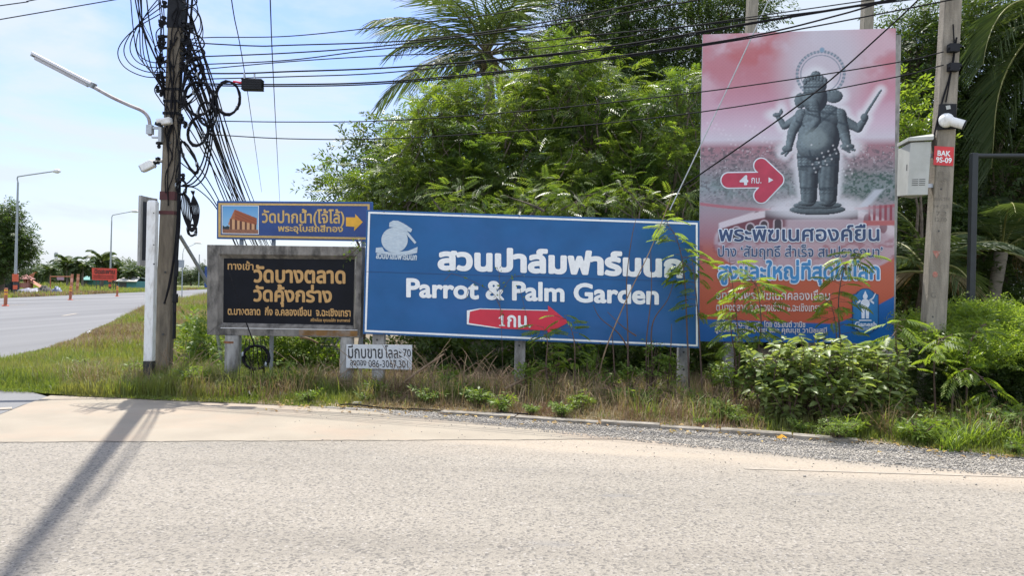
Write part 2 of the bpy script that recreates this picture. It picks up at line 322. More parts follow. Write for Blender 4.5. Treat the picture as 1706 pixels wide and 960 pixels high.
# ================================================================ THE SETTING
def sheet(name, pts, z, m):
    b = MB(); b.add([(p[0], p[1], z) for p in pts], [tuple(range(len(pts)))]); return tag(b.build(name, m), kind='structure')
def g2(px, py): p = G(px, py); return (p.x, p.y)
# earth and field
mg, tg, bg_ = new_mat('field earth'); nn = tg.nodes; lk = tg.links.new
gp = nn.new('ShaderNodeNewGeometry'); a = nn.new('ShaderNodeTexNoise'); a.inputs['Scale'].default_value = 0.16; a.inputs['Detail'].default_value = 9; a.inputs['Roughness'].default_value = 0.62; lk(gp.outputs['Position'], a.inputs['Vector'])
cr = nn.new('ShaderNodeValToRGB'); e = cr.color_ramp.elements; e[0].position = 0.36; e[0].color = (0.20, 0.165, 0.10, 1); e[1].position = 0.62; e[1].color = (0.10, 0.15, 0.035, 1); x_ = e.new(0.5); x_.color = (0.15, 0.165, 0.05, 1)
lk(a.outputs['Fac'], cr.inputs[0]); lk(cr.outputs[0], bg_.inputs['Base Color']); bg_.inputs['Roughness'].default_value = 0.95
sheet('ground', [(-900, -60), (900, -60), (900, 1500), (-900, 1500)], -0.05, mg)
# verge soil under the grass
mv = mat('verge soil', (0.17, 0.135, 0.09), 0.95, 0.35, 3.0, bump=0.6, bscale=30, dirt_or_sheen=(0.09, 0.10, 0.035), dscale=1.2, damt=0.8)
VERGE = [(60, 655), (130, 662), (300, 670), (560, 680), (760, 690), (1000, 707), (1200, 720), (1440, 738), (1706, 765), (2100, 812)]
edge = [g2(*p) for p in VERGE]
edge_x = np.array([p[0] for p in edge]); edge_y = np.array([p[1] for p in edge])
def edge_at(x): return np.interp(x, edge_x, edge_y)
MAINEDGE = [(60, 655), (12, 640), (-4, 618), (0, 602), (60, 589), (120, 570), (150, 556), (200, 534), (240, 513), (340, 499)]
medge = [g2(*p) for p in MAINEDGE]
bpy_v = edge + [(14, 30), (-10, 64)] + medge[::-1][:-1]
sheet('verge', bpy_v, 0.012, mv)
# asphalt of the main road
ma, ta, ba = new_mat('asphalt'); nn = ta.nodes; lk = ta.links.new
gp = nn.new('ShaderNodeNewGeometry'); a = nn.new('ShaderNodeTexNoise'); a.inputs['Scale'].default_value = 60; a.inputs['Detail'].default_value = 3; lk(gp.outputs['Position'], a.inputs['Vector'])
mpn = nn.new('ShaderNodeMapping'); mpn.inputs['Rotation'].default_value = (0, 0, R(-17)); mpn.inputs['Scale'].default_value = (0.55, 0.03, 1); lk(gp.outputs['Position'], mpn.inputs[0])
c2 = nn.new('ShaderNodeTexNoise'); c2.inputs['Scale'].default_value = 1.0; c2.inputs['Detail'].default_value = 4; lk(mpn.outputs[0], c2.inputs['Vector'])
ad = nn.new('ShaderNodeMath'); ad.operation = 'MULTIPLY_ADD'; ad.inputs[1].default_value = 0.25; lk(a.outputs['Fac'], ad.inputs[0]); lk(c2.outputs['Fac'], ad.inputs[2])
cr = nn.new('ShaderNodeValToRGB'); e = cr.color_ramp.elements; e[0].position = 0.42; e[0].color = (0.10, 0.10, 0.103, 1); e[1].position = 0.85; e[1].color = (0.185, 0.185, 0.187, 1)
lk(ad.outputs[0], cr.inputs[0]); lk(cr.outputs[0], ba.inputs['Base Color']); ba.inputs['Roughness'].default_value = 0.9
side_l = [(60, 655), (84, 662), (40, 674), (0, 690), (-80, 715), (-500, 860)]
far_edge = [(-20.0, -30.0), (-35.7, 54.0), (-53.0, 133.0), (-130.0, 480.0)]
near_far = [(-105, 480.0), (-43, 133.0)]
sheet('main_road', far_edge + near_far + medge[::-1][:-1] + [g2(*p) for p in side_l] + [(-5.2, -30)], -0.004, ma)
# concrete side road with dust on it
mr, tr_, br = new_mat('side road surface'); nn = tr_.nodes; lk = tr_.links.new
gp = nn.new('ShaderNodeNewGeometry'); sp = nn.new('ShaderNodeSeparateXYZ'); lk(gp.outputs['Position'], sp.inputs[0])
def nz(scale, det, rough=0.6, vec=None, stretch=None):
    n = nn.new('ShaderNodeTexNoise'); n.inputs['Scale'].default_value = scale; n.inputs['Detail'].default_value = det; n.inputs['Roughness'].default_value = rough
    v = gp.outputs['Position']
    if stretch: q = nn.new('ShaderNodeMapping'); q.inputs['Scale'].default_value = stretch; q.inputs['Rotation'].default_value = (0, 0, R(6)); lk(v, q.inputs[0]); v = q.outputs[0]
    lk(v, n.inputs['Vector']); return n.outputs['Fac']
def mapr(v, a0, a1, b0=0.0, b1=1.0):
    r = nn.new('ShaderNodeMapRange'); r.inputs['From Min'].default_value = a0; r.inputs['From Max'].default_value = a1; r.inputs['To Min'].default_value = b0; r.inputs['To Max'].default_value = b1; lk(v, r.inputs['Value']); return r.outputs[0]
def mth(op, a_, b_=None, c_=None):
    q = nn.new('ShaderNodeMath'); q.operation = op
    for i, v in enumerate((a_, b_, c_)):
        if v is None: continue
        if isinstance(v, (int, float)): q.inputs[i].default_value = v
        else: lk(v, q.inputs[i])
    return q.outputs[0]
def mixn(f, A, B):
    q = nn.new('ShaderNodeMix'); q.data_type = 'RGBA'
    for k, v in (('Factor', f), ('A', A), ('B', B)):
        if isinstance(v, tuple): q.inputs[k].default_value = (*v, 1)
        elif isinstance(v, (int, float)): q.inputs[k].default_value = v
        else: lk(v, q.inputs[k])
    return q.outputs['Result']
stones = nn.new('ShaderNodeTexVoronoi'); stones.inputs['Scale'].default_value = 64; stones.inputs['Randomness'].default_value = 1; lk(gp.outputs['Position'], stones.inputs['Vector'])
scol = nn.new('ShaderNodeSeparateColor'); lk(stones.outputs['Color'], scol.inputs[0])
grain = nz(95, 3, 0.7); patch = nz(0.9, 5, 0.6, stretch=(0.35, 1.1, 1)); fine = nz(22, 4, 0.65)
base = mixn(mapr(patch, 0.35, 0.65), (0.182, 0.164, 0.136), (0.238, 0.213, 0.177))
base = mixn(mapr(fine, 0.38, 0.62, 0.0, 0.5), base, (0.285, 0.256, 0.212))
trk = nz(1.0, 3, 0.5, stretch=(0.05, 1.5, 1)); base = mixn(mapr(trk, 0.50, 0.68, 0, 0.30), base, (0.155, 0.138, 0.115))
base = mixn(mapr(scol.outputs[0], 0.66, 0.92, 0, 0.7), base, (0.075, 0.07, 0.064))
base = mixn(mapr(scol.outputs[1], 0.90, 1.0, 0, 0.35), base, (0.40, 0.375, 0.35))
base = mixn(mapr(grain, 0.50, 0.66, 0, 0.5), base, (0.075, 0.07, 0.063))
# dust lies towards the far edge: distance along the road's own cross direction
slope = (edge_y[8]-edge_y[2])/(edge_x[8]-edge_x[2]); icpt = edge_y[4]-slope*edge_x[4]
line = mth('ADD', mth('MULTIPLY', sp.outputs['X'], slope), icpt); dist = mth('SUBTRACT', line, sp.outputs['Y'])
wob = nz(0.55, 4, 0.55, stretch=(0.5, 1.2, 1)); dw = mth('ADD', dist, mth('MULTIPLY', mth('SUBTRACT', wob, 0.5), 1.3))
dust = mth('MULTIPLY', mapr(dw, 2.3, 0.9), mapr(sp.outputs['X'], 4.5, 0.5))
dust2 = mth('MULTIPLY', mapr(mth('ABSOLUTE', mth('SUBTRACT', dw, 1.55)), 0.45, 0.1), 0.75)
base = mixn(mth('MULTIPLY', mth('MAXIMUM', dust, dust2), mapr(fine, 0.25, 0.75, 1.0, 0.62)), base, (0.335, 0.277, 0.212))
pinkp = mth('MULTIPLY', mapr(nz(0.8, 3, 0.5, stretch=(0.4, 1, 1)), 0.54, 0.66), mapr(dist, 1.3, 0.4)); base = mixn(mth('MULTIPLY', pinkp, 0.6), base, (0.335, 0.23, 0.163))
stn = mth('MULTIPLY', mapr(nz(2.2, 3, 0.5, stretch=(0.5, 2.4, 1)), 0.66, 0.74), 0.45); base = mixn(stn, base, (0.15, 0.145, 0.14))
lift = nn.new('ShaderNodeVectorMath'); lift.operation = 'SCALE'; lift.inputs['Scale'].default_value = 1.16; lk(base, lift.inputs[0]); lk(lift.outputs[0], br.inputs['Base Color']); br.inputs['Roughness'].default_value = 0.92
bmp = nn.new('ShaderNodeBump'); bmp.inputs['Strength'].default_value = 0.45; bmp.inputs['Distance'].default_value = 0.012; lk(mth('ADD', stones.outputs['Distance'], mth('MULTIPLY', grain, 0.8)), bmp.inputs['Height']); lk(bmp.outputs[0], br.inputs['Normal'])
ROADFAR = [(84, 660), (300, 667.5), (560, 678.5), (630, 684), (660, 690), (760, 700), (900, 716), (1000, 727), (1080, 735), (1250, 752), (1450, 772), (1706, 793), (2100, 830)]
sheet('side_road', [g2(*p) for p in ROADFAR] + [(30, 4.0), (30, -30), (-5.0, -30)] + [g2(*p) for p in [(-500, 862), (-80, 717), (0, 692), (40, 676)]], 0.004, mr)
mm = mat('smooth road margin', (0.275, 0.238, 0.185), 0.92, 0.10, 1.6, bump=0.15, bscale=60, dirt_or_sheen=(0.315, 0.24, 0.178), dscale=0.7, damt=0.7)
MARG = [(84, 660), (300, 667.5), (560, 678.5), (630, 684), (660, 690), (760, 700), (900, 716), (1000, 727), (1075, 733.5), (900, 734), (500, 736), (0, 738.5), (-300, 740), (-40, 702), (0, 692), (40, 676)]
sheet('road_margin', [g2(*p) for p in MARG], 0.006, mm)
# gravel shoulder between kerb and road
mgv, tgv, bgv = new_mat('gravel'); nn = tgv.nodes; lk = tgv.links.new
gp = nn.new('ShaderNodeNewGeometry'); vo = nn.new('ShaderNodeTexVoronoi'); vo.inputs['Scale'].default_value = 38; lk(gp.outputs['Position'], vo.inputs['Vector'])
sc_ = nn.new('ShaderNodeSeparateColor'); lk(vo.outputs['Color'], sc_.inputs[0]); cr = nn.new('ShaderNodeValToRGB'); e = cr.color_ramp.elements; e[0].color = (0.20, 0.184, 0.16, 1); e[1].color = (0.38, 0.35, 0.305, 1); q_ = e.new(0.5); q_.color = (0.285, 0.262, 0.227, 1)
lk(sc_.outputs[0], cr.inputs[0]); lk(cr.outputs[0], bgv.inputs['Base Color']); bgv.inputs['Roughness'].default_value = 0.9
bp = nn.new('ShaderNodeBump'); bp.inputs['Strength'].default_value = 0.9; bp.inputs['Distance'].default_value = 0.02; lk(vo.outputs['Distance'], bp.inputs['Height']); bp.invert = True; lk(bp.outputs[0], bgv.inputs['Normal'])
gr_pts = [(600, 683), (760, 690), (1000, 706), (1200, 719), (1440, 737), (1706, 764), (2100, 811)]
sheet('road_shoulder', [g2(*p) for p in gr_pts] + [g2(p[0], p[1]+12) for p in ROADFAR[::-1] if p[0] >= 640], 0.000, mgv)
# painted and worn lines on the roads
mw = mat('worn white paint', (0.315, 0.272, 0.22), 0.8, 0.12, 12, dirt_or_sheen=(0.235, 0.208, 0.172), dscale=7, damt=0.8)
my = mat('worn yellow paint', (0.50, 0.30, 0.07), 0.8, 0.12, 12, dirt_or_sheen=(0.30, 0.26, 0.2), dscale=9, damt=0.8)
mj = mat('tar joint', (0.10, 0.09, 0.08), 0.9, 0.3, 8)
def strip(name, pts, wid, z, m):
    b = MB(); pts = [Vector((*p, z)) for p in pts]; vv = []
    for i, p in enumerate(pts):
        t = (pts[min(i+1, len(pts)-1)]-pts[max(0, i-1)]).normalized(); s_ = Vector((-t.y, t.x, 0))*wid/2; vv += [p+s_, p-s_]
    b.add(vv, [(2*i, 2*i+1, 2*i+3, 2*i+2) for i in range(len(pts)-1)]); return tag(b.build(name, m), kind='structure')
strip('road_edge_line', [g2(x, 770.5+(x-850)*0.0305) for x in (1240, 1300, 1420, 1560, 1706, 2000)], 0.05, 0.008, mw)
strip('road_centre_line', [g2(x, 970-(x-1150)*0.001) for x in (1050, 1300, 1706, 2200)], 0.09, 0.008, my)
jp = [g2(x, 738.5-x*0.005+0.5*math.sin(x*0.031)+0.35*math.sin(x*0.17)) for x in range(-200, 1075, 12)]
strip('road_joint', jp, 0.012, 0.0095, mj)
for p0, p1, w_ in (((402, 526.5), (492, 522.5), 0.13),): strip('lane_marking', [g2(p0[0]*0.26, p0[1]), g2(p1[0]*0.26, p1[1])], 0.14, 0.004, mw)
for q0, q1 in (((14, 509), (44, 507.5)), ((122, 500.5), (138, 499.6)), ((318, 494.5), (338, 492.5)), ((-40, 684), (20, 680.5))):
    strip('lane_marking', [g2(*q0), g2(*q1)], 0.16, 0.004, mw)
# low kerb
mk = mat('kerb concrete', (0.25, 0.225, 0.19), 0.95, 0.3, 9, bump=0.6, dirt_or_sheen=(0.10, 0.085, 0.06), dscale=4, damt=0.85)
kb = MB(); ks = [G(*p) for p in [(735, 690), (860, 698), (1000, 708), (1100, 714), (1200, 721), (1320, 730), (1430, 739)]]
for i in range(len(ks)-1):
    a, b = ks[i], ks[i+1]; t = (b-a).normalized(); s_ = Vector((-t.y, t.x, 0))*0.075; o1 = a+t*0.008; o2 = b-t*0.008; hh = Vector((0, 0, 0.03+0.03*random.random()))
    kb.prism([o1-s_+hh, o1+s_+hh, o2+s_+hh, o2-s_+hh], [o1-s_-hh*0.5, o1+s_-hh*0.5, o2+s_-hh*0.5, o2-s_-hh*0.5])
tag(kb.build('kerb', mk), kind='structure')

# ---------------------------------------------------------------- scatter tools for leaves, blades, stones
def rotz(a): c, s = np.cos(a), np.sin(a); z = np.zeros_like(a); o = np.ones_like(a); return np.stack([np.stack([c, -s, z], -1), np.stack([s, c, z], -1), np.stack([z, z, o], -1)], -2)
def basis(dirv, roll=None):
    """rotation matrices whose x axis is dirv, z axis roughly up, rolled about x"""
    x = dirv/np.linalg.norm(dirv, axis=1, keepdims=True); u = np.tile([0, 0, 1.0], (len(x), 1)); u[np.abs(x[:, 2]) > 0.97] = [1, 0, 0]
    y = np.cross(u, x); y /= np.linalg.norm(y, axis=1, keepdims=True); z = np.cross(x, y)
    if roll is not None: c = np.cos(roll)[:, None]; s = np.sin(roll)[:, None]; y, z = y*c+z*s, z*c-y*s
    return np.stack([x, y, z], -1)
def scatter(tv, tf, pos, Rm, sc):
    tv = np.asarray(tv, float); tf = np.asarray(tf, int); n = len(pos); k = len(tv)
    V = np.einsum('nij,kj->nki', Rm, tv)*np.asarray(sc).reshape(-1, 1, 1)+pos[:, None, :]
    Fq = (tf[None]+(np.arange(n)*k)[:, None, None]).reshape(-1, tf.shape[1]); return V.reshape(-1, 3), Fq
def t_feather(pairs=6, droop=0.25, wid=0.085, ln=0.36):
    """compound feathery leaf about 1 long: pinnae either side of a rib, each a narrow blade"""
    V = []; Fq = []
    for i in range(pairs):
        t = (i+0.8)/pairs; x = t; z = -droop*t*t
        for s in (-1, 1):
            a = R(58-22*t); l = ln*(0.75+0.5*math.sin(math.pi*min(1, t*0.8+0.15)))*random.uniform(0.85, 1.1); d = Vector((math.cos(a), s*math.sin(a), -0.30)).normalized(); w = wid*0.5; sd = Vector((-d.y*s, d.x*s, 0)).normalized()*w
            o = Vector((x*0.92, 0, z)); tip = o+d*l+Vector((0, 0, -0.10*l)); mid = o+d*l*0.5+Vector((0, 0, 0.03))
            k = len(V); V += [o, mid+sd, tip, mid-sd]; Fq.append((k, k+1, k+2, k+3))
    k = len(V); V += [Vector((0, -0.008, 0)), Vector((1, -0.004, -droop)), Vector((1, 0.004, -droop)), Vector((0, 0.008, 0))]; Fq.append((k, k+1, k+2, k+3))
    return np.array(V), np.array(Fq)
def t_leaf(wd=0.5, fold=0.12, curl=0.15):
    return np.array([(0, 0, 0), (0.35, wd/2, fold), (0.4, 0, 0.02), (0.35, -wd/2, fold), (0.8, wd*0.28, fold*0.5-curl*0.5), (1, 0, -curl), (0.8, -wd*0.28, fold*0.5-curl*0.5)]), np.array([(0, 2, 1), (0, 3, 2), (1, 2, 4), (2, 5, 4), (2, 3, 6), (2, 6, 5)])
def t_leafq(wd=0.5, curl=0.12):
    return np.array([(0, 0, 0), (0.45, wd/2, 0.05), (1, 0, -curl), (0.45, -wd/2, 0.05)]), np.array([(0, 1, 2, 3)])
def t_sprig(n=7, wd=0.36, seed=1, ll=0.42):
    """a twig with simple leaves"""
    rr = random.Random(seed); V = []; Fq = []
    for i in range(n):
        t = (i+0.6)/n; a = (1 if i % 2 else -1)*R(rr.uniform(35, 70)); el = R(rr.uniform(-30, 25)); d = Vector((math.cos(a)*math.cos(el), math.sin(a)*math.cos(el), math.sin(el))); l = ll*rr.uniform(0.75, 1.15)
        s = d.cross(Vector((0, 0, 1))).normalized()*wd*l*0.5; s = Matrix.Rotation(R(rr.uniform(-50, 50)), 3, d) @ s; o = Vector((t*0.8, 0, -0.1*t*t)); k = len(V)
        V += [o, o+d*l*0.5+s, o+d*l-Vector((0, 0, 0.08*l)), o+d*l*0.5-s]; Fq.append((k, k+1, k+2, k+3))
    return np.array(V), np.array(Fq)
FEATHER = t_feather(); FEATHER_BIG = t_feather(8, 0.32, 0.10, 0.36); FEATHER_FINE = t_feather(7, 0.42, 0.075, 0.33); LEAF = t_leaf(); LEAFQ = t_leafq(); SPRIG = t_sprig(); SPRIG_FINE = t_sprig(12, 0.28, 4, 0.26)
def blobs(lobes, per_m2, spread, min_r=0.55):
    """cluster centres over the outer part of ellipsoids; returns positions and outward directions"""
    Ps = []; Ds = []
    for c, r in lobes:
        c = np.array(c); r = np.array(r); area = 4*math.pi*((r[0]*r[1])**1.6+(r[0]*r[2])**1.6+(r[1]*r[2])**1.6)**(1/1.6)/3**(1/1.6); n = max(4, int(area*per_m2))
        d = rng.normal(size=(n, 3)); d /= np.linalg.norm(d, axis=1, keepdims=True); q = min_r+(1.06-min_r)*rng.random(n)**0.65
        Ps.append(c+d*r*q[:, None]*(1+spread*rng.normal(size=(n, 1)))); Ds.append(d)
    return np.concatenate(Ps), np.concatenate(Ds)
def sprays(Pc, Dc, m, jitter, size, tmpl, up_bias=0.1, szvar=0.3):
    """m leaf sprays about each cluster centre"""
    n = len(Pc); pos = np.repeat(Pc, m, 0)+rng.normal(size=(n*m, 3))*jitter; d = np.repeat(Dc, m, 0)+rng.normal(size=(n*m, 3))*0.75; d[:, 2] = d[:, 2]*0.55+up_bias
    return scatter(*tmpl, pos, basis(d, rng.normal(size=n*m)*0.6), size*(1+szvar*rng.uniform(-1, 1, n*m)))
def limbs(b, root, targets, r0, mi=0, wob=0.12, sides=6):
    for t in targets:
        root = Vector(root); t = Vector(t); k = 6; pts = []
        for i in range(k+1):
            q = i/k; p = root.lerp(t, q); p.z = root.z+(t.z-root.z)*(q**0.85); p += Vector((random.uniform(-1, 1), random.uniform(-1, 1), random.uniform(-.4, .4)))*wob*(t-root).length*0.15*(1 if 0 < i < k else 0); pts.append(p)
        b.tube(pts, [r0*(1-0.85*i/k) for i in range(k+1)], sides, mi)
def make_tree(name, label, cat, base, lobes, leafm, tmpl, size, per_m2, m, jitter, trunk_r, group=None, leaf_trunk='bark', fork=0.35, min_r=0.5, spread=0.05, up_bias=0.1, twigs=0.25, stems=0):
    root = thing(name, label, cat, base, group); base = Vector(base); b = MB()
    top = Vector(np.mean([l[0] for l in lobes], axis=0)); fk = base.lerp(top, fork)+Vector((random.uniform(-.2, .2), random.uniform(-.2, .2), 0))
    b.tube([base-Vector((0, 0, 0.15)), base.lerp(fk, 0.35)+Vector((random.uniform(-.1, .1), 0, 0)), base.lerp(fk, 0.7), fk], [trunk_r*1.3, trunk_r, trunk_r*0.85, trunk_r*0.7], 9)
    for c, r in lobes:
        limbs(b, fk, [c], trunk_r*0.6); c = Vector(c)
        limbs(b, c.lerp(fk, 0.3), [c+Vector((random.uniform(-1, 1)*r[0], random.uniform(-1, 1)*r[1], random.uniform(-.5, .9)*r[2]))*0.85 for _ in range(7)], trunk_r*0.28, sides=5)
    Pc, Dc = blobs(lobes, per_m2, spread, min_r)
    if twigs:
        for i in range(0, len(Pc), max(1, int(1/twigs))):
            p = Vector(Pc[i]); c = min((Vector(l[0]) for l in lobes), key=lambda q: (q-p).length); limbs(b, c.lerp(p, 0.45), [p], trunk_r*0.09+0.006, sides=4, wob=0.3)
    for c, r in lobes:                               # pale stems that show between the outer leaves
        for _ in range(stems):
            x_ = c[0]+random.uniform(-.8, .8)*r[0]; p0_ = Vector((x_+random.uniform(-.3, .3), c[1]-r[1]*random.uniform(.75, 1.0), c[2]-r[2]*random.uniform(.6, 1.2))); p1_ = Vector((x_+random.uniform(-.6, .6), c[1]-r[1]*random.uniform(.7, 1.0), c[2]+r[2]*random.uniform(.1, .7)))
            limbs(b, p0_, [p1_], random.uniform(0.012, 0.024), sides=5, wob=0.3)
    b.build('trunk', M[leaf_trunk], root)
    V, Fq = sprays(Pc, Dc, m, jitter, size, tmpl, up_bias); np_mesh('crown', V, Fq, M[leafm], root)
    return root
def lobe(px, py, rx, ry, d, k=0.8): s = MPX(d); return (tuple(P(px, py, d)), (rx*s, max(rx, ry)*s*k, ry*s))

# ================================================================ THE SIGNS
def post_between(px, py_base, d, w, top_px, m, parent, name='post', holes=(), round_=False):
    """an upright post standing at the measured foot, up to a measured height"""
    c = P(px, py_base, d); zt = P(px, top_px, d).z; z0 = -0.05; b = MB()
    if round_: b.tube([(c.x, c.y, z0), (c.x, c.y, (z0+zt)/2), (c.x, c.y, zt)], w/2, 14)
    else: b.box((c.x, c.y, (z0+zt)/2), (w, w, zt-z0))
    o = b.build(name, m, parent, bevel=0 if round_ else 0.012)
    for h in holes:
        q = P(px, h, d); hb = MB(); hb.tube([(q.x, c.y-w/2-0.004, q.z), (q.x, c.y-w/2+0.01, q.z)], 0.016, 10); hb.build('bolt_hole', M['slot'], parent)
    return o
# --- black temple sign in its concrete frame
t = thing('temple_sign', 'black temple entrance sign with gold lettering in a weathered concrete frame on two round posts', 'sign', G(470, 652))
sf = Surf((347, 558), 11.30, (600, 563), 11.22)
O4 = [(347, 408), (605, 411.5), (602, 563), (347, 558)]; I4 = [(366, 424), (594, 427), (592, 548), (365, 543)]; I5 = [(372, 430.5), (590, 432.5), (588, 542.5), (371, 538)]
b = MB(); frame_strip(b, sf, O4, I4, 0.05, th=0.20); fo = b.build('frame', M['frame'], t, bevel=0.008)
b = MB()
Oo = [sf.on(*p, 0.048) for p in I4]; Ii = [sf.on(*p, -0.02) for p in I5]
for k in range(4): b.add([Oo[k], Oo[(k+1) % 4], Ii[(k+1) % 4], Ii[k]], [(0, 1, 2, 3)])
b.build('frame_bevel', M['frame'], fo)
flat(sf, I5, M['blackpanel'], t, 'panel', -0.018, 0.06)
flat(sf, [(500, 549.5), (597, 551.5), (597, 560.5), (500, 559)], mat('rust stain', (0.20, 0.105, 0.035), 0.9, 0.35, 9, dirt_or_sheen=(0.24, 0.21, 0.18), dscale=5, damt=0.85), t, 'stain', 0.052)
flat(sf, [(370, 545.6), (597, 549.6), (597, 550.4), (370, 546.8)], M['litter'], t, 'edge_trim', 0.053)
def tx(s, x0, y0, x1, y1, m, w, dy=0, **k): return text_on(sf, s, (x0, y0), (x1, y0+dy), (x0, y1), m, t, w, **k)
tx('ทางเข้า', 379, 434.5, 421.5, 449, M['gold'], 0.02, 1, off=-0.014)
tx('วัดบางตลาด', 423, 442, 574, 470, M['gold'], 0.035, 2, off=-0.014)
tx('วัดคุ้งกร่าง', 422.5, 474, 551.5, 510, M['gold'], 0.035, 2, off=-0.014)
tx('ต.บางตลาด  กิ่ง อ.คลองเขื่อน  จ.ฉะเชิงเทรา', 379, 510, 583.5, 524.5, M['gold'], 0.03, 3, off=-0.014)
tx('สร้างโดย คุณแม่อัด ชะเภาพงษ์', 517, 530, 583, 537.5, M['gold'], 0.02, 1, off=-0.014)
post_between(386, 652, 11.28, 0.215, 559, M['post'], t, round_=True); post_between(577, 648, 11.26, 0.20, 562, M['post'], t, round_=True)
for yy, h in ((570, 0.03),):
    c = P(386, yy, 11.28); b = MB(); b.tube([c-Vector((0, 0, h/2)), c+Vector((0, 0, h/2))], 0.113, 14); b.build('strap', M['rust'], t)

# --- blue temple direction sign with a picture
t = thing('direction_sign', 'narrow blue sign with amber border, temple picture and amber arrow, above the black temple sign', 'sign', G(420, 646))
sf = Surf((362, 397), 11.75, (605, 401), 11.70)
Q = lambda l, t_, r, b_: [(l, t_), (r, t_+(r-l)*0.0072), (r, b_+(r-l)*0.0165), (l, b_)]
flat(sf, Q(361, 334.5, 621, 398), M['blueedge'], t, 'edge', -0.006, 0.035)
flat(sf, Q(362.5, 336, 619.5, 396.5), M['navy'], t, 'panel', 0.0)
b = MB(); frame_strip(b, sf, Q(364, 338.3, 616, 395.2), Q(367.8, 341.5, 612.5, 391.6), 0.005); b.build('border', M['amber_dull'], t)
nx, ny = 90, 66; gx, gy = np.meshgrid(np.linspace(0, 1, nx), np.linspace(0, 1, ny))
def temple_print(u, v):
    c = lin((120, 165, 205))*(1-v[..., None])+lin((170, 205, 225))*v[..., None]
    c[:] = lin((88, 150, 200))*(v[..., None])+lin((150, 195, 222))*(1-v[..., None])
    tr = (v < 0.22+0.08*vnoise(u*14, v*0, 2)) & (u < 0.2); c[tr] = lin((28, 40, 45))
    apex = 0.88; ridge = apex-(u-0.34)*0.50
    roof = (u > 0.34) & (u < 0.96) & (v < ridge) & (v > 0.5-(u-0.34)*0.28); roofl = (u > 0.16) & (u <= 0.34) & (v < apex-(0.34-u)*2.9)
    st = 0.5+0.5*np.sin((u*0.6+v)*60); c[roof] = (lin((150, 78, 42))*(0.75+0.4*st[..., None]))[roof]; c[roofl & (v > 0.3)] = (lin((168, 100, 60))*(0.7+0.5*vnoise(u*40, v*40)[..., None]))[roofl & (v > 0.3)]
    body = (u > 0.2) & (u < 0.95) & (v < 0.5-(u-0.34)*0.28) & (v > 0.14); col = (np.sin(u*46) > -0.2)
    c[body] = (np.where(col[..., None], lin((205, 155, 110)), lin((92, 48, 32))))[body]
    gnd = v < 0.14; c[gnd] = (lin((140, 92, 66))*(0.8+0.5*vnoise(u*30, v*30, 5)[..., None]))[gnd]
    return np.clip(c, 0, 1)
cc = temple_print(gx, gy); a = sf.on(371, 388.5, 0.006); ux = sf.on(430.5, 344, 0.006)-sf.on(371, 343, 0.006); uy = sf.on(371, 343, 0.006)-a
V = np.array(a)+gx[..., None]*np.array(ux)+gy[..., None]*np.array(uy); idx = np.arange(nx*ny).reshape(ny, nx); quads = np.stack([idx[:-1, :-1], idx[:-1, 1:], idx[1:, 1:], idx[1:, :-1]], -1).reshape(-1, 4)
np_mesh('picture', V.reshape(-1, 3), quads, attr_mat('printed picture'), t, col=cc.reshape(-1, 3))
b = MB(); frame_strip(b, sf, Q(370, 342, 431.5, 389.5), Q(371, 343.1, 430.5, 388.5), 0.009); b.build('picture_border', M['plwhite'], t)
tx('วัดปากน้ำ(โจ้โล้)', 437, 348, 573.5, 377, M['amber_dull'], 0.022, 1)
tx('พระอุโบสถสีทอง', 463.5, 373.5, 571, 389, M['amber_dull'], 0.03, 1)
flat(sf, [(576.5, 362), (592, 362.3), (592, 356.5), (604.5, 370), (590, 385), (590.5, 378), (576.5, 377)], M['amber'], t, 'arrow', 0.006)
post_between(397.5, 646, 11.85, 0.055, 345, M['galv_far'], t); post_between(451, 646, 11.85, 0.055, 345, M['galv_far'], t); post_between(600, 646, 11.85, 0.055, 345, M['galv_far'], t)

# --- big blue garden sign
t = thing('garden_sign', 'big blue sign with white lettering, white bird emblem and red arrow on four concrete posts', 'sign', G(880, 650))
sf = Surf((605, 556), 11.05, (1166, 581), 10.85)
T4 = [(610.5, 349.5), (1165.5, 368), (1165.8, 580.8), (604.5, 556.5)]
ins = lambda q, d: [(q[0][0]+d, q[0][1]+d), (q[1][0]-d, q[1][1]+d), (q[2][0]-d, q[2][1]-d), (q[3][0]+d, q[3][1]-d)]
flat(sf, T4, M['blueedge'], t, 'edge', -0.006, 0.05)
# the sheet itself, buckled slightly between its rivets
nx, ny = 150, 60; u, v = np.meshgrid(np.linspace(0, 1, nx), np.linspace(0, 1, ny)); T5 = ins(T4, 0.7)
TL, TR, BR, BL = [np.array(sf.on(*p)) for p in T5]
V = ((TL*(1-v[..., None])+BL*v[..., None])*(1-u[..., None])+(TR*(1-v[..., None])+BR*v[..., None])*u[..., None])
dent = 0.0035*(fbm(u*9, v*4, 3, 3)-0.5)*np.minimum(1, np.minimum(np.minimum(u, 1-u)*8, np.minimum(v, 1-v)*6)); V += np.array(sf.N)*(dent)[..., None]
idx = np.arange(nx*ny).reshape(ny, nx); quads = np.stack([idx[1:, :-1], idx[1:, 1:], idx[:-1, 1:], idx[:-1, :-1]], -1).reshape(-1, 4)
np_mesh('panel', V.reshape(-1, 3), quads, M['blue'], t, smooth=True)
b = MB(); frame_strip(b, sf, ins(T4, 3.2), ins(T4, 6.4), 0.006); b.build('border', M['plwhite'], t)
flat(sf, [(607.5, 452.2), (1165, 469.6), (1165, 470.4), (607.5, 453.0)], mat('sheet seam', (0.012, 0.06, 0.18), 0.6), t, 'seam', 0.006)
def circ(cx, cy, rx, ry=None, a0=0, a1=360, n=32): ry = ry or rx; return [(cx+rx*math.cos(R(a0+(a1-a0)*i/n)), cy-ry*math.sin(R(a0+(a1-a0)*i/n))) for i in range(n)]
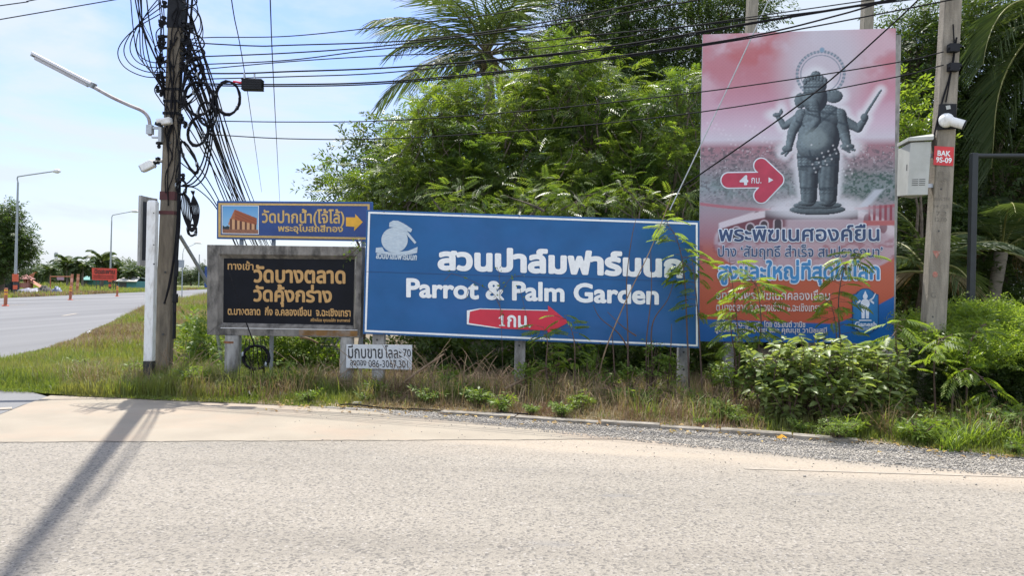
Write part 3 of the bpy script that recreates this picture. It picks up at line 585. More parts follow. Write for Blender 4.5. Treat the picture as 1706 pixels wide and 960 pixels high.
em = flat(sf, circ(657.5, 400, 22, 21), M['emblem'], t, 'emblem', 0.006)
flat(sf, [(648.5, 378), (649, 371), (655, 367.5), (663, 367.8), (672, 372), (680, 377), (687, 382), (684.5, 387.5), (678, 384.5), (694, 404), (691, 406.5), (676, 389), (668, 382), (660, 379.5)], M['emblem'], em, 'bird', 0.009)
flat(sf, [(626.5, 413), (637, 412), (641, 419), (655, 421), (680, 418), (696, 411.5), (695, 421.5), (683, 424), (657, 425.5), (626, 421)], M['emblem'], em, 'bar', 0.009)
text_on(sf, 'สวนปาล์มฟาร์มนก', (627, 420), (694.5, 423), (627, 430.5), M['emblem'], em, 0.045, off=0.012, slant=0.2)
text_on(sf, 'สวนปาล์มฟาร์มนก', (732, 411.5), (1134.5, 424.5), (732, 448.2), M['plwhite'], t, 0.05, off=0.008, res=60)
text_on(sf, 'Parrot & Palm Garden', (678.5, 464.5), (1096, 476.5), (678.5, 494.5), M['plwhite'], t, 0.034, off=0.008, res=60)
ar = flat(sf, [(782, 519), (800, 515.5), (913, 518.3), (913, 509), (947.5, 537), (913, 556), (912, 551), (835, 547.5), (781, 539)], M['redarrow'], t, 'arrow', 0.012, 0.004)
flat(sf, [(778, 517.5), (800, 514), (913, 516.8), (913, 518), (800, 515.4), (783, 519.5), (781, 538.5), (835, 546.8), (826, 547), (778, 540.5)], M['plwhite'], ar, 'torn_edge', 0.016)
flat(sf, [(831, 529.5), (836.5, 525.3), (838.8, 525.4), (838.6, 541.8), (841.5, 542.0), (841.5, 543.6), (831.5, 543.3), (831.5, 541.6), (834.6, 541.7), (834.8, 530.0), (831, 531.6)], M['plwhite'], ar, 'lettering', 0.015); text_on(sf, 'กม.', (846, 526), (884, 527), (846, 544.5), M['plwhite'], ar, 0.028, off=0.015)
for px, base, w in ((630, 652, 0.17), (865, 642, 0.155), (1137, 640, 0.155)):
    post_between(px, base, 11.20, w, 470, M['post'], t, holes=(566+(px-630)*0.04, 600+(px-630)*0.03))
for px in (640, 770, 865, 1000, 1137):
    for yy in ((352.5+(px-610)*0.033), (555+(px-605)*0.043)):
        q = sf.on(px, yy, 0.008); b = MB(); b.tube([q, q-sf.N*0.012], 0.008, 8); b.build('rivet', M['slot'], t)

# --- hand lettered white board
t = thing('notice_board', 'small white board with hand lettered words and phone number below the blue sign', 'sign', G(630, 650))
sf = Surf((577, 612), 11.10, (686, 616), 11.08)
flat(sf, [(577, 574), (686.5, 575.2), (686, 616.5), (576.5, 613.5)], M['board'], t, 'panel', 0.0, 0.012)
def ink(s, x0, y0, x1, y1, w, dy=0.0): return text_on(sf, s, (x0, y0), (x1, y0+dy), (x0, y1), M['ink'], t, w, off=0.003, slant=-0.06, res=40)
ink('มีกบขาย', 580, 574.8, 637.5, 597, 0.012, 0.5); ink('โลละ', 641, 576, 669, 596.5, 0.008, 1); ink('70', 671.5, 581.5, 684.5, 594, 0.010, 1)
ink('ลุงตอง', 583.5, 600.5, 610, 613, 0.012, 0.5); ink('086-3067,301', 614, 600, 680, 614, 0.0, 1)

# --- tall billboard with a printed picture
t = thing('billboard', 'tall billboard printed with a dark elephant-headed statue, orange and blue at its foot', 'billboard', G(1330, 655))
sf = Surf((1163, 569), 12.0, (1489, 573), 11.72)
B4 = [(1171, 57), (1492.5, 46.5), (1489, 573), (1162.5, 569)]
nx, ny = 300, 480
def bill_print(nx, ny):
    U, Vv = np.meshgrid(np.linspace(0, 1, nx), np.linspace(1, 0, ny)); px = U*322; py = (1-Vv)*520       # picture units: 322 wide, 520 high, y down
    y = py/520; c = np.zeros((ny, nx, 3))
    stops = [(0, (196, 150, 160)), (0.12, (198, 140, 152)), (0.22, (204, 156, 176)), (0.30, (216, 190, 208)), (0.345, (214, 205, 218)), (0.37, (168, 120, 132)), (0.43, (150, 132, 140)), (0.5, (150, 160, 165)), (0.58, (172, 150, 160)), (0.66, (178, 120, 128)), (0.70, (190, 104, 92)), (0.78, (202, 98, 66)), (0.9, (200, 92, 58)), (1.0, (196, 88, 56))]
    for k in range(3): c[..., k] = np.interp(y, [s[0] for s in stops], [lin(s[1])[k] for s in stops])
    def put(mask, col): c[:] = c*(1-mask[..., None])+np.asarray(col)*mask[..., None]
    # clouds in the sky
    n = fbm(px/70, py/55, 5, 2); put(sst(0.5, 0.62, n)*sst(0.3, 0.12, y)*0.35, lin((196, 100, 112))); put(sst(0.55, 0.40, n)*sst(0.33, 0.1, y)*0.5, lin((222, 200, 214)))
    put(sst(46, 28, np.hypot((px-88)/1.5, (py-18)))*sst(0.3, 0.6, fbm(px/22, py/22, 4, 8))*0.5, lin((190, 78, 76)))
    put(sst(100, 40, np.hypot(px-200, (py-60)*0.8))*0.75, lin((206, 204, 216)))
    # forest of the picture
    fy = 186+4*np.sin(px/40); lf = fbm(px/3.6, py/2.8, 3, 5); zone = sst(0, 6, py-fy)*sst(300, 265, py)
    put(zone*sst(0.42, 0.62, lf)*0.75, lin((92, 88, 96))); put(zone*sst(0.60, 0.72, fbm(px/3, py/2.4, 3, 9))*0.55, lin((222, 218, 224)))
    put(zone*sst(40, 70, py-fy)*0.45*sst(0.35, 0.6, fbm(px/12, py/9, 3, 15)), lin((95, 125, 122))); put(sst(210, 260, px)*sst(225, 245, py)*sst(300, 270, py)*(0.3+0.7*sst(0.4, 0.6, lf)), lin((62, 92, 84)))
    put(sst(12, 4, np.abs(px-(300-(py-262)*0.9)))*sst(262, 268, py)*sst(310, 290, py), lin((196, 200, 212)))
    # round terrace with balustrade
    ell = np.hypot((px-180)/155, (py-352)/62); ring = sst(0.10, 0.04, np.abs(ell-0.93))*sst(350, 335, py); put(sst(1.02, 0.98, ell)*sst(270, 284, py)*0.8, lin((196, 176, 186))); put(ring*0.95, lin((222, 206, 212)))
    for i in range(11):
        ax = 44+i*26; put(sst(7, 5.5, np.hypot((px-ax), (py-(312-0.0022*(ax-180)**2*-1-18))*0.62))*0.8, lin((120, 62, 74)))
    put(sst(3, 2, np.abs(py-300+0.0004*(px-180)**2))*0.8, lin((190, 100, 112)))
    put(sst(66, 62, np.abs(px-190))*sst(5, 4, np.abs(py-306))*1.0, lin((112, 72, 84))); put(sst(46, 43, np.abs(px-196))*sst(9, 8, np.abs(py-294)), lin((84, 92, 104))); put(sst(62, 58, np.abs(px-190))*sst(3.5, 2.5, np.abs(py-300)), lin((176, 150, 160)))
    yt = 320-0.34*(px-34)+0.0011*(px-34)**2; left = sst(30, 34, px)*sst(150, 138, px); put(left*sst(-1, 1, py-yt)*sst(34, 32, py-yt), lin((120, 64, 76))); put(left*sst(-2, 0, py-yt)*sst(11, 9, py-yt), lin((226, 212, 218))); put(left*sst(30, 32, py-yt)*sst(40, 37, py-yt), lin((216, 196, 204)))
    for k in range(4):
        ax = 62+k*23; ay = 320-0.34*(ax-34)+0.0011*(ax-34)**2+22; dn = np.hypot((px-ax)/7.5, np.minimum(py-ay, 0)/8.0); put(left*sst(1.15, 1.0, dn)*(np.abs(px-ax) < 8.5)*(py < ay+12), lin((205, 186, 194))); put(left*sst(0.85, 0.72, dn)*(np.abs(px-ax) < 6)*(py < ay+12), lin((70, 56, 66)))
    put(sst(78, 75, np.abs(px-186))*sst(298, 300, py)*sst(316, 313, py), lin((92, 60, 70))); put(sst(70, 67, np.abs(px-188))*sst(292, 294, py)*sst(301, 299, py), lin((196, 178, 188))); put(sst(278, 281, px)*sst(290, 292, py)*sst(318, 316, py)*(0.6+0.4*np.sign(np.sin(px*0.7))), lin((150, 66, 80))); put(sst(270, 273, px)*sst(316, 318, py)*sst(326, 324, py), lin((190, 104, 104)))
    put(sst(340, 352, py)*sst(392, 372, py)*0.5*sst(0.45, 0.6, fbm(px/14, py/8, 3, 21)), lin((150, 60, 72)))
    # statue built from ellipsoids lit from the upper left
    prim = []
    def el(x, y_, rx, ry, z=0, rz=None): prim.append((x, y_, rx, ry, z, rz or min(rx, ry)))
    def cap(x0, y0, x1, y1, r0, r1, z0=0, z1=0, k=70):
        for i in range(k): q = i/(k-1); el(x0+(x1-x0)*q, y0+(y1-y0)*q, r0+(r1-r0)*q, r0+(r1-r0)*q, z0+(z1-z0)*q)
    el(197, 178, 35, 38, 0, 26); el(194, 190, 34, 29, 9, 24); el(201, 146, 38, 24, -3, 20); el(196, 298, 46, 9, -8, 6); el(196, 291, 40, 7, -4, 5)             # belly, chest
    cap(180, 208, 182, 280, 19, 13); cap(212, 208, 214, 280, 20, 14); el(178, 287, 14, 5, 6); el(212, 287, 14, 5, 6)   # legs
    cap(176, 222, 186, 232, 14, 12, 6, 6); el(196, 222, 30, 14, 2)
    el(190, 112, 21, 25, 16, 22); el(190, 92, 20, 13, 10)                                               # head, crown
    for i in range(7): el(174+i*5.4, 84-2.5*math.sin(i*math.pi/6)*3, 4, 6, 16)
    el(191, 73, 8, 6, 14); cap(188, 118, 193, 150, 10, 8, 30, 34); cap(193, 150, 184, 164, 8, 5, 34, 34); el(166, 116, 10, 13, -4, 5); el(221, 110, 15, 11, -4, 5)   # trunk, ears
    cap(168, 140, 153, 168, 11, 8); cap(153, 168, 148, 192, 8, 6, 2, 8); el(145, 196, 9, 6, 10); cap(166, 142, 140, 158, 8, 6, -6, -8); cap(140, 158, 129, 142, 6, 4, -8, -8); el(127, 139, 7, 4, -6); el(134, 134, 3, 5, -6); cap(145, 198, 136, 204, 3, 2, 10, 10, 20); cap(147, 199, 142, 207, 3, 2, 10, 10, 20); cap(244, 196, 256, 200, 3, 2, 10, 10, 20); cap(240, 197, 248, 203, 3, 2, 10, 10, 20)
    cap(231, 142, 240, 176, 12, 9); cap(240, 176, 244, 190, 9, 7, 2, 6); el(244, 194, 12, 6, 8); cap(236, 150, 262, 164, 9, 7, -5, -4); cap(262, 164, 272, 150, 7, 5, -4, 0); el(272, 146, 6.5, 7, 4)
    cap(274, 140, 298, 102, 2.6, 1.8, 0, 0, 22)
    H = np.full((ny, nx), -99.0); NX = np.zeros((ny, nx)); NY = np.zeros((ny, nx)); NZ = np.zeros((ny, nx)); near = np.full((ny, nx), 99.0)
    for x, y_, rx, ry, z, rz in prim:
        dx = (px-x)/rx; dy = (py-y_)/ry; q = 1-dx*dx-dy*dy; h = np.where(q > 0, z+rz*np.sqrt(np.maximum(q, 0)), -99); up_ = h > H
        H = np.where(up_, h, H); NX = np.where(up_, dx/rx, NX); NY = np.where(up_, dy/ry, NY); NZ = np.where(up_, np.sqrt(np.maximum(q, 0))/rz, NZ); near = np.minimum(near, (np.sqrt(dx*dx+dy*dy)-1)*min(rx, ry))
    put(sst(13, 1, near)*0.8, lin((232, 232, 240)))
    rg = np.abs(np.hypot((px-199)/39, (py-72)/37)-1)*38; put(sst(3.0, 1.8, rg)*(near > 0)*(0.6+0.4*np.sin(np.arctan2(py-72, px-199)*40)), lin((82, 106, 126))); put(sst(1.2, 0.6, np.abs(np.hypot((px-199)/33, (py-72)/31)-1)*32)*(near > 0)*0.7, lin((96, 120, 140))); put(sst(0.9, 0.4, np.abs(rg-0.3))*0.5, lin((160, 178, 190)))
    put(sst(5, 3, np.hypot(px-201, py-32))*1.0, lin((130, 160, 185)))
    ln = np.sqrt(NX**2+NY**2+NZ**2)+1e-9; sh = np.clip((-NX*0.62-NY*0.5+NZ*0.60)/ln, 0, 1)**1.15*(0.55+0.95*fbm(px/3.2, py/3.2, 4, 30)); on = H > -90
    orn = ((py < 104) | ((py > 206) & (py < 226)) | ((py > 260) & (py < 272)) | ((py > 122) & (py < 142) & (np.abs(px-200) < 34)))
    sh = np.where(orn, sh*(0.55+0.9*np.abs(np.sin(px*0.55+2.2*np.sin(py*0.35))*np.cos(py*0.62))), sh); sh = np.where((py > 210) & (py < 285), sh*(0.88+0.22*np.sin(px*0.62+py*0.03+1.5*fbm(px/9, py/30, 2, 3))), sh)
    c[on] = (lin((22, 31, 44))[None]*(1-sh[on, None])+lin((126, 142, 150))[None]*sh[on, None])
    for x0, y0, x1, y1 in ((226, 130, 176, 172), (182, 200, 190, 232), (202, 205, 200, 236), (160, 210, 234, 210), (168, 226, 226, 224), (170, 103, 214, 101), (172, 94, 208, 93), (166, 262, 200, 264), (198, 264, 230, 262), (178, 132, 224, 140), (174, 136, 214, 150), (160, 150, 172, 158), (226, 152, 244, 158)):
        tt = np.clip(((px-x0)*(x1-x0)+(py-y0)*(y1-y0))/((x1-x0)**2+(y1-y0)**2), 0, 1); dd = np.hypot(px-x0-tt*(x1-x0), py-y0-tt*(y1-y0)); put(sst(2.4, 1.2, dd)*on*0.7, lin((40, 54, 66)))
    put(on*sst(2.0, 1.0, np.hypot(px-198, py-188)), lin((30, 40, 50))); put(on*sst(26, 16, np.hypot((px-190), (py-180)*1.2))*0.45, lin((150, 164, 166)))
    for k in range(26): sx_, sy_ = 185+70*((k*0.37) % 1), 190+55*((k*0.61) % 1); put(sst(2.2, 0.6, np.hypot(px-sx_, py-sy_))*0.7, lin((235, 235, 240)))
    for k in range(30): sx_, sy_ = 10+110*((k*0.37) % 1), 150+50*((k*0.73) % 1); put(sst(3.0, 0.5, np.hypot(px-sx_, py-sy_))*0.35, lin((240, 232, 240)))
    # blue foot with its wave
    top = np.where(px < 225, 482+px*0.028, 488-np.clip((px-225)/97, 0, 1)**1.2*46); put(sst(-1, 1, py-top), lin((18, 100, 172))); put(sst(-1, 1, py-top)*sst(0.42, 0.7, fbm(px/60, py/30, 3, 40))*0.4, lin((34, 118, 190)))
    c *= (1-0.05*(np.sin(px*0.9)*np.sin(py*1.1) > 0.2))[..., None]; c[:] = c*(0.96+0.1*fbm(px/90, py/90, 3, 50))[..., None]
    return U, Vv, np.clip(c*0.92, 0, 1)
U, Vv, cc = bill_print(nx, ny); TL, TR, BR, BL = [np.array(sf.on(*p)) for p in B4]
V = (BL*(1-U[..., None])+BR*U[..., None])*(1-Vv[..., None])+(TL*(1-U[..., None])+TR*U[..., None])*Vv[..., None]
rip = 0.006*(fbm(U*3, Vv*5, 3, 60)-0.5); V += np.array(sf.N)*rip[..., None]
idx = np.arange(nx*ny).reshape(ny, nx); quads = np.stack([idx[1:, :-1], idx[1:, 1:], idx[:-1, 1:], idx[:-1, :-1]], -1).reshape(-1, 4)
np_mesh('printed_sheet', V.reshape(-1, 3), quads, attr_mat('vinyl print', 0.42), t, smooth=True, col=cc.reshape(-1, 3))
flat(sf, B4, M['galv_far'], t, 'backing', -0.010, 0.05)
def bq(x, y): u = x/322; v = y/520; l = (1171+(1162.5-1171)*v, 57+(569-57)*v); r = (1492.5-3.5*v, 46.5+(573-46.5)*v); return (l[0]+(r[0]-l[0])*u, l[1]+(r[1]-l[1])*u)
dark_ink = mat('dark blue ink', (0.035, 0.07, 0.17), 0.5); lite_blue = mat('light blue ink', (0.05, 0.25, 0.52), 0.5); pale_ink = mat('pale ink', (0.72, 0.66, 0.62), 0.5); glow_ink = mat('white ink', (0.74, 0.78, 0.84), 0.5)
def bt(s, x0, y0, x1, y1, m, w, out=0.0, dy=0.0):
    if out: text_on(sf, s, (x0, y0), (x1, y0+dy), (x0, y1), glow_ink, t, w+out, off=0.009, name='lettering_outline')
    text_on(sf, s, (x0, y0), (x1, y0+dy), (x0, y1), m, t, w, off=0.013)
bt('พระพิฆเนศองค์ยืน', 1198, 375, 1464, 402, dark_ink, 0.02, 0.045, -1)
bt("ปาง ‘สัมฤทธิ์ สำเร็จ สมปรารถนา’", 1196.5, 407, 1470, 432, dark_ink, 0.014, 0.035, 1)
bt('สูงและใหญ่ที่สุดในโลก', 1197, 434, 1464, 474, lite_blue, 0.032, 0.055, 0)
bt('อุทยานพระพิฆเนศคลองเขื่อน', 1193, 482, 1382, 504, pale_ink, 0.012, 0, 1)
bt('ต.บางตลาด อ.คลองเขื่อน จ.ฉะเชิงเทรา', 1193, 503, 1366, 518, pale_ink, 0.012, 0, 1)
bt('สมาคมชาวฉะเชิงเทรา โดย ดร.ยันต์ วานิช', 1191, 533, 1341, 544, pale_ink, 0.018, 0, 1.5)
bt('มูลนิธิท่องเที่ยวไทย และ คุณนุช วานิชเสนี', 1191, 543, 1377, 556, pale_ink, 0.018, 0, 2)
def arrow_shape(g):                                                  # fat rounded arrow with two swept barbs
    Pn = [(1201+20, 299), (1283, 299)]
    xs, ys = np.meshgrid(np.arange(1190, 1316, 0.9), np.arange(255, 346, 0.9)); d = np.full(xs.shape, 99.0)
    for (x0, y0), (x1, y1), r in (((1214, 300.5), (1290, 299.5), 13), ((1268, 276), (1293, 299.5), 12.5), ((1268, 326), (1293, 299.5), 12.5)):
        tt = np.clip(((xs-x0)*(x1-x0)+(ys-y0)*(y1-y0))/((x1-x0)**2+(y1-y0)**2), 0, 1); d = np.minimum(d, np.hypot(xs-x0-tt*(x1-x0), ys-y0-tt*(y1-y0))-r)
    return iso_mesh(d-g, 1190, 255, 0.9)
for g, m, off, nm in ((1.2, glow_ink, 0.009, 'arrow_outline'), (-0.9, mat('rose red ink', (0.50, 0.045, 0.09), 0.5), 0.013, 'arrow')):
    V2, F2 = arrow_shape(g); b = MB(); b.add([sf.on(float(p[0]), float(p[1]), off) for p in V2], [f[::-1] for f in F2]); arp = b.build(nm, m, t)
text_on(sf, '4', (1233, 293), (1245, 293), (1233, 307.5), glow_ink, arp, 0.05, off=0.016); text_on(sf, 'กม.', (1251.5, 296.5), (1268, 296.5), (1251.5, 305.5), glow_ink, arp, 0.01, off=0.016)
flat(sf, [(1280, 295.5), (1288, 300), (1280, 304.5)], glow_ink, arp, 'arrow_point', 0.016)
# badge
def badge(g): 
    x0, x1, y0, y1 = 1421-g, 1462+g, 486-g, 552+g; p = [(x0, y0+6), (x0+6, y0+5), (x0+10, y0)] + circ((x0+x1)/2, y0+2, 11, 6, 180, 0, 12) + [(x1-10, y0), (x1-6, y0+5), (x1, y0+6), (x1, y1-6), (x1-6, y1-5), (x1-10, y1)] + circ((x0+x1)/2, y1-2, 11, 6, 0, -180, 12) + [(x0+10, y1), (x0+6, y1-5), (x0, y1-6)]; return p
flat(sf, badge(1.6), mat('badge rim', (0.012, 0.06, 0.15), 0.5), t, 'badge_rim', 0.008); bd = flat(sf, badge(0), mat('badge blue', (0.018, 0.17, 0.40), 0.5), t, 'badge', 0.011)
b = MB()
def blob2(pts): b.add([sf.on(*p, 0.014) for p in pts], [tuple(range(len(pts)))])
blob2(circ(1441, 494, 4, 4.5)); blob2([(1438.5, 490), (1441, 484.5), (1443.5, 490)]); blob2(circ(1441, 506, 7.5, 8)); blob2([(1434.5, 514), (1440.3, 514), (1440, 531), (1435, 531)]); blob2([(1441.7, 514), (1447.5, 514), (1447, 531), (1442, 531)])
blob2([(1434, 502), (1427, 508), (1426, 505), (1432, 499.5)]); blob2([(1448, 502), (1455, 507), (1456, 504), (1450, 499.5)]); blob2([(1447, 500), (1453, 496), (1457.5, 488.5), (1458.5, 489.5), (1455, 497.5), (1449, 503)]); blob2([(1431, 533), (1451, 533), (1452, 535), (1430, 535)])
b.build('figure', glow_ink, bd)
text_on(sf, 'Ganesh', (1424, 536.5), (1459.5, 536.8), (1424, 544), glow_ink, bd, 0.03, off=0.014); text_on(sf, 'International Park', (1424.5, 545.5), (1459, 545.8), (1424.5, 548), glow_ink, bd, 0.02, off=0.014); text_on(sf, 'Chachoengsao', (1429, 549), (1454, 549.2), (1429, 551), glow_ink, bd, 0.01, off=0.014)
for px, w in ((1212, 0.14), (1350, 0.14), (1478, 0.14)): post_between(px, 650, 12.05, w, 60, M['post'], t)

# ================================================================ POLES, LAMPS AND CABLES
DP = 12.0
foot = P(271, 634, DP); foot.z = -0.1; topp = P(293, 50, DP); lean = (topp-foot)/(topp.z-foot.z)
def pole_at(z): q = foot+lean*(z-foot.z); return Vector((q.x, q.y, z))
def ppy(py): return P(284, py, DP).z                 # height of a photograph row on the big pole
t = thing('utility_pole', 'tall weathered concrete power pole wrapped in black cables, behind the white post', 'utility pole', foot)
def taper(b, p0, p1, w0, w1, d0, d1, mi=0):
    A = [p0+Vector((x*w0/2, y*d0/2, 0)) for x, y in ((-1, -1), (1, -1), (1, 1), (-1, 1))]; B_ = [p1+Vector((x*w1/2, y*d1/2, 0)) for x, y in ((-1, -1), (1, -1), (1, 1), (-1, 1))]
    b.add(A+B_, [(0, 1, 5, 4), (1, 2, 6, 5), (2, 3, 7, 6), (3, 0, 4, 7), (3, 2, 1, 0), (4, 5, 6, 7)], mi)
b = MB(); taper(b, pole_at(-0.1), pole_at(18.5), 0.245, 0.12, 0.17, 0.10); b.build('shaft', M['pole'], t, bevel=0.02)
def wz(z): return 0.245-(0.125)*(z+0.1)/16.3
for py in (454, 505, 557, 120, 240):
    z = ppy(py); c = pole_at(z); b = MB(); y0 = c.y-0.30*0.5+0.01*z*0.3; b.tube([(c.x+0.02, c.y-0.092+0.0021*z, z), (c.x+0.02, c.y-0.10, z)], 0.017, 10); b.build('bolt_hole', M['slot'], t)
for p0, p1, m in ((320, 334, M['maroon']), (352, 358, M['maroon'])):
    z0, z1 = ppy(p1), ppy(p0); b = MB(); taper(b, pole_at(z0), pole_at(z1), wz(z0)+0.012, wz(z1)+0.012, 0.185-0.0043*z0, 0.185-0.0043*z1); b.build('painted_band', m, t)
b = MB(); z0, z1 = ppy(48), ppy(-10); taper(b, pole_at(z0), pole_at(z1), wz(z0)+0.015, wz(z1)+0.015, 0.19-0.0043*z0, 0.19-0.0043*z1); b.build('wrapping', M['black'], t)
for k, (ox, zt_) in enumerate(((0.17, 16.5), (0.24, 14.0))):
    b = MB(); b.tube(spline([pole_at(4.2)+Vector((ox*0.6, -0.05, 0)), pole_at(6)+Vector((ox, 0, 0)), pole_at(9)+Vector((ox*1.1, 0, 0)), pole_at(zt_*0.9)+Vector((ox, 0, 0)), pole_at(zt_)+Vector((ox*0.8, 0, 0))], 8), 0.018, 5); b.build('riser_cable', M['cable'], t)
# clamps and spools on both sides of the pole
for py, sx_, n_ in ((12, -1, 1), (40, -1, 2), (62, -1, 2), (81, -1, 2), (104, -1, 2), (130, -1, 2), (152, -1, 2), (44, 1, 3), (68, 1, 2), (90, 1, 3), (112, 1, 2), (172, 1, 2), (205, 1, 2), (240, -1, 1), (270, -1, 2), (300, 1, 2)):
    z = ppy(py); c = pole_at(z); b = MB(); x0 = c.x+sx_*wz(z)/2
    b.box((x0+sx_*0.05, c.y-0.04, z), (0.12, 0.05, 0.03))
    for k in range(n_):
        q = Vector((x0+sx_*(0.06+0.055*k), c.y-0.06, z+random.uniform(-.05, .05))); b.tube([q-Vector((0, 0, 0.055)), q-Vector((0, 0, 0.02)), q, q+Vector((0, 0, 0.02)), q+Vector((0, 0, 0.055))], [0.02, 0.032, 0.02, 0.032, 0.02], 8); b.box(q+Vector((0.01, -0.03, 0.02)), (0.05, 0.06, 0.04), Matrix.Rotation(random.uniform(-.6, .6), 3, 'Z'))
    b.build('cable_clamp', M['black'], t)
for py in (150, 170, 190):
    z = ppy(py); b = MB(); taper(b, pole_at(z-0.02), pole_at(z+0.02), wz(z)+0.03, wz(z)+0.03, 0.19-0.0043*z, 0.19-0.0043*z); b.build('steel_strap', M['black'], t)
# street lamp with a fluorescent tube on a bent arm
t = thing('tube_street_lamp', 'long fluorescent street lamp on a bent peeling arm fixed to the concrete pole', 'street lamp', P(250, 215, 11.9))
DL = 11.9
b = MB(); b.tube(spline([P(158, 146, DL), P(185, 161, DL), P(215, 175, DL), P(236, 184, DL), P(246, 194, DL), P(249.5, 206, DL), P(250, 226, DL)], 6), 0.027, 10); b.build('arm', M['rustpipe'], t)
hs = Vector(P(55.5, 92, DL)); he = Vector(P(154, 143, DL)); dx = (he-hs).normalized(); up_ = Vector((0, 1, 0)).cross(dx); up_ = up_ if up_.z > 0 else -up_
b = MB(); rotm = Matrix((dx, Vector((0, 1, 0)), up_)).transposed(); b.box((hs+he)/2+up_*0.025, ((he-hs).length, 0.16, 0.045), rotm); b.build('housing', M['tube'], t, bevel=0.012)
b = MB(); b.tube([hs+dx*0.05-up_*0.018, he-dx*0.06-up_*0.018], 0.034, 12); b.build('tube_cover', mat('clear grey tube', (0.5, 0.5, 0.54), 0.25, 0.08), t)
b = MB(); b.box(he-dx*0.02+up_*0.01, (0.10, 0.12, 0.09), rotm); b.box(hs+dx*0.015+up_*0.01, (0.03, 0.15, 0.07), rotm); b.build('end_cap', M['galv_far'], t, bevel=0.01)
b = MB(); c = P(250, 216, DL); b.box(c, (0.085, 0.09, 0.14)); b.box(P(261, 213, DL), (0.20, 0.05, 0.035)); b.box(P(262, 229, DL), (0.16, 0.04, 0.025)); b.box(P(269, 224, DL), (0.05, 0.12, 0.24)); b.build('bracket', M['galv'], t)
# white junction camera and flood light
t = thing('dome_camera', 'white junction box camera strapped to the front of the cable covered pole', 'camera', P(276, 202, 11.75))
c = P(277, 202, 11.76); b = MB(); b.box(c, (0.16, 0.11, 0.10), Matrix.Rotation(R(-12), 3, 'Y')); b.build('body', M['white'], t, bevel=0.02)
b = MB(); b.tube([c+Vector((-0.06, -0.02, 0.0)), c+Vector((-0.13, -0.05, -0.015))], [0.045, 0.038], 12); b.build('lens_hood', M['white'], t)
b = MB(); b.box(c+Vector((-0.10, -0.02, -0.055)), (0.09, 0.09, 0.05), Matrix.Rotation(R(15), 3, 'Y')); b.build('bracket', M['black'], t)
t = thing('flood_light', 'small white flood light tilted down on the left side of the concrete pole', 'flood light', P(262, 268, 11.9))
c = P(246, 276.5, 11.88); rm = Matrix.Rotation(R(28), 3, 'Y').inverted(); b = MB(); b.box(c, (0.20, 0.13, 0.125), rm); b.build('head', M['white'], t, bevel=0.025)
b = MB(); b.box(c+rm @ Vector((-0.105, 0, 0)), (0.012, 0.105, 0.10), rm); b.build('lens', M['galv'], t)
b = MB(); b.tube([P(254, 271, 11.9), P(262, 266, 11.92), P(270, 268, 11.95)], 0.024, 8); b.build('arm', M['white'], t)
# white guide post
c = P(248, 641, 11.35); t = thing('guide_post', 'square white guide post with a black painted foot in front of the concrete pole', 'post', (c.x, c.y, 0))
zt = P(255, 334, 11.35).z; zb = P(248, 602, 11.35).z; ln_ = (P(255, 334, 11.35)-P(248, 641, 11.35)); ln_ = Vector((ln_.x/ln_.z, 0, 1))
rr = lambda z: Vector((c.x, c.y, 0))+ln_*z
b = MB(); taper(b, rr(zb), rr(zt-0.02), 0.13, 0.13, 0.12, 0.12); taper(b, rr(zt-0.02), rr(zt), 0.13, 0.09, 0.12, 0.08); b.build('shaft', M['white'], t, bevel=0.012)
b = MB(); taper(b, rr(-0.08), rr(zb), 0.132, 0.132, 0.122, 0.122); b.build('foot_band', M['bandblack'], t, bevel=0.006)
for py in (355, 408, 440):
    q = P(256, py, 11.35-0.063); b = MB(); b.tube([q, q+Vector((0, 0.02, 0))], 0.010, 8); b.build('bolt_hole', M['slot'], t)
b = MB(); b.box((c.x-0.03, c.y-0.04, 0.02), (0.44, 0.36, 0.09)); b.build('footing', M['concrete'], t, bevel=0.03)
# framed board seen nearly edge on
t = thing('framed_board', 'narrow view of a grey framed dark board strapped to the pole behind the white post', 'board', P(240, 443, 11.6))
p0 = P(231, 380, 11.55); p1 = Vector((p0.x+0.05, p0.y+0.46, p0.z)); dv = (p1-p0).normalized(); nv_ = Vector((dv.y, -dv.x, 0)); zt = P(231, 325, 11.55).z; zb = P(231, 443, 11.55).z; wd_ = (p1-p0).length
rm = Matrix((dv, -nv_, Vector((0, 0, 1)))).transposed(); b = MB(); mid = Vector(((p0.x+p1.x)/2, (p0.y+p1.y)/2, 0)); cz = Vector((0, 0, 1))
for o_, s_ in ((p0+dv*0.04, None), (p1-dv*0.04, None)): b.box(Vector((o_.x, o_.y, (zt+zb)/2)), (0.06, 0.045, zt-zb), rm)
for z in (zt-0.045, zb+0.045): b.box(mid+cz*z, (wd_-0.13, 0.041, 0.085), rm)
b.build('frame', M['post'], t, bevel=0.01); b = MB(); b.box(mid+cz*(zt+zb)/2, (wd_-0.10, 0.026, zt-zb-0.17), rm); b.build('panel', mat('dull dark panel', (0.035, 0.042, 0.055), 0.6, 0.2), t)
# pale stay pipe
b = MB(); b.tube([P(299, 392, 12.1), P(323, 432, 12.35), P(349, 478, 12.6)], 0.03, 8); b.tube([P(349, 478, 12.6), (P(375, 520, 12.9).x, 12.9, 0.0)], 0.03, 8); tag(b.build('stay_pipe', M['galv']), 'thin pale pipe slanting from the concrete pole to behind the black sign', 'pipe')

def cable(name, pts, r, label, cat='cable', group=None, n=8, m='cable'):
    b = MB(); b.tube(spline(pts, n), r, 5, caps=False); return tag(b.build(name, M[m]), label, cat, group)
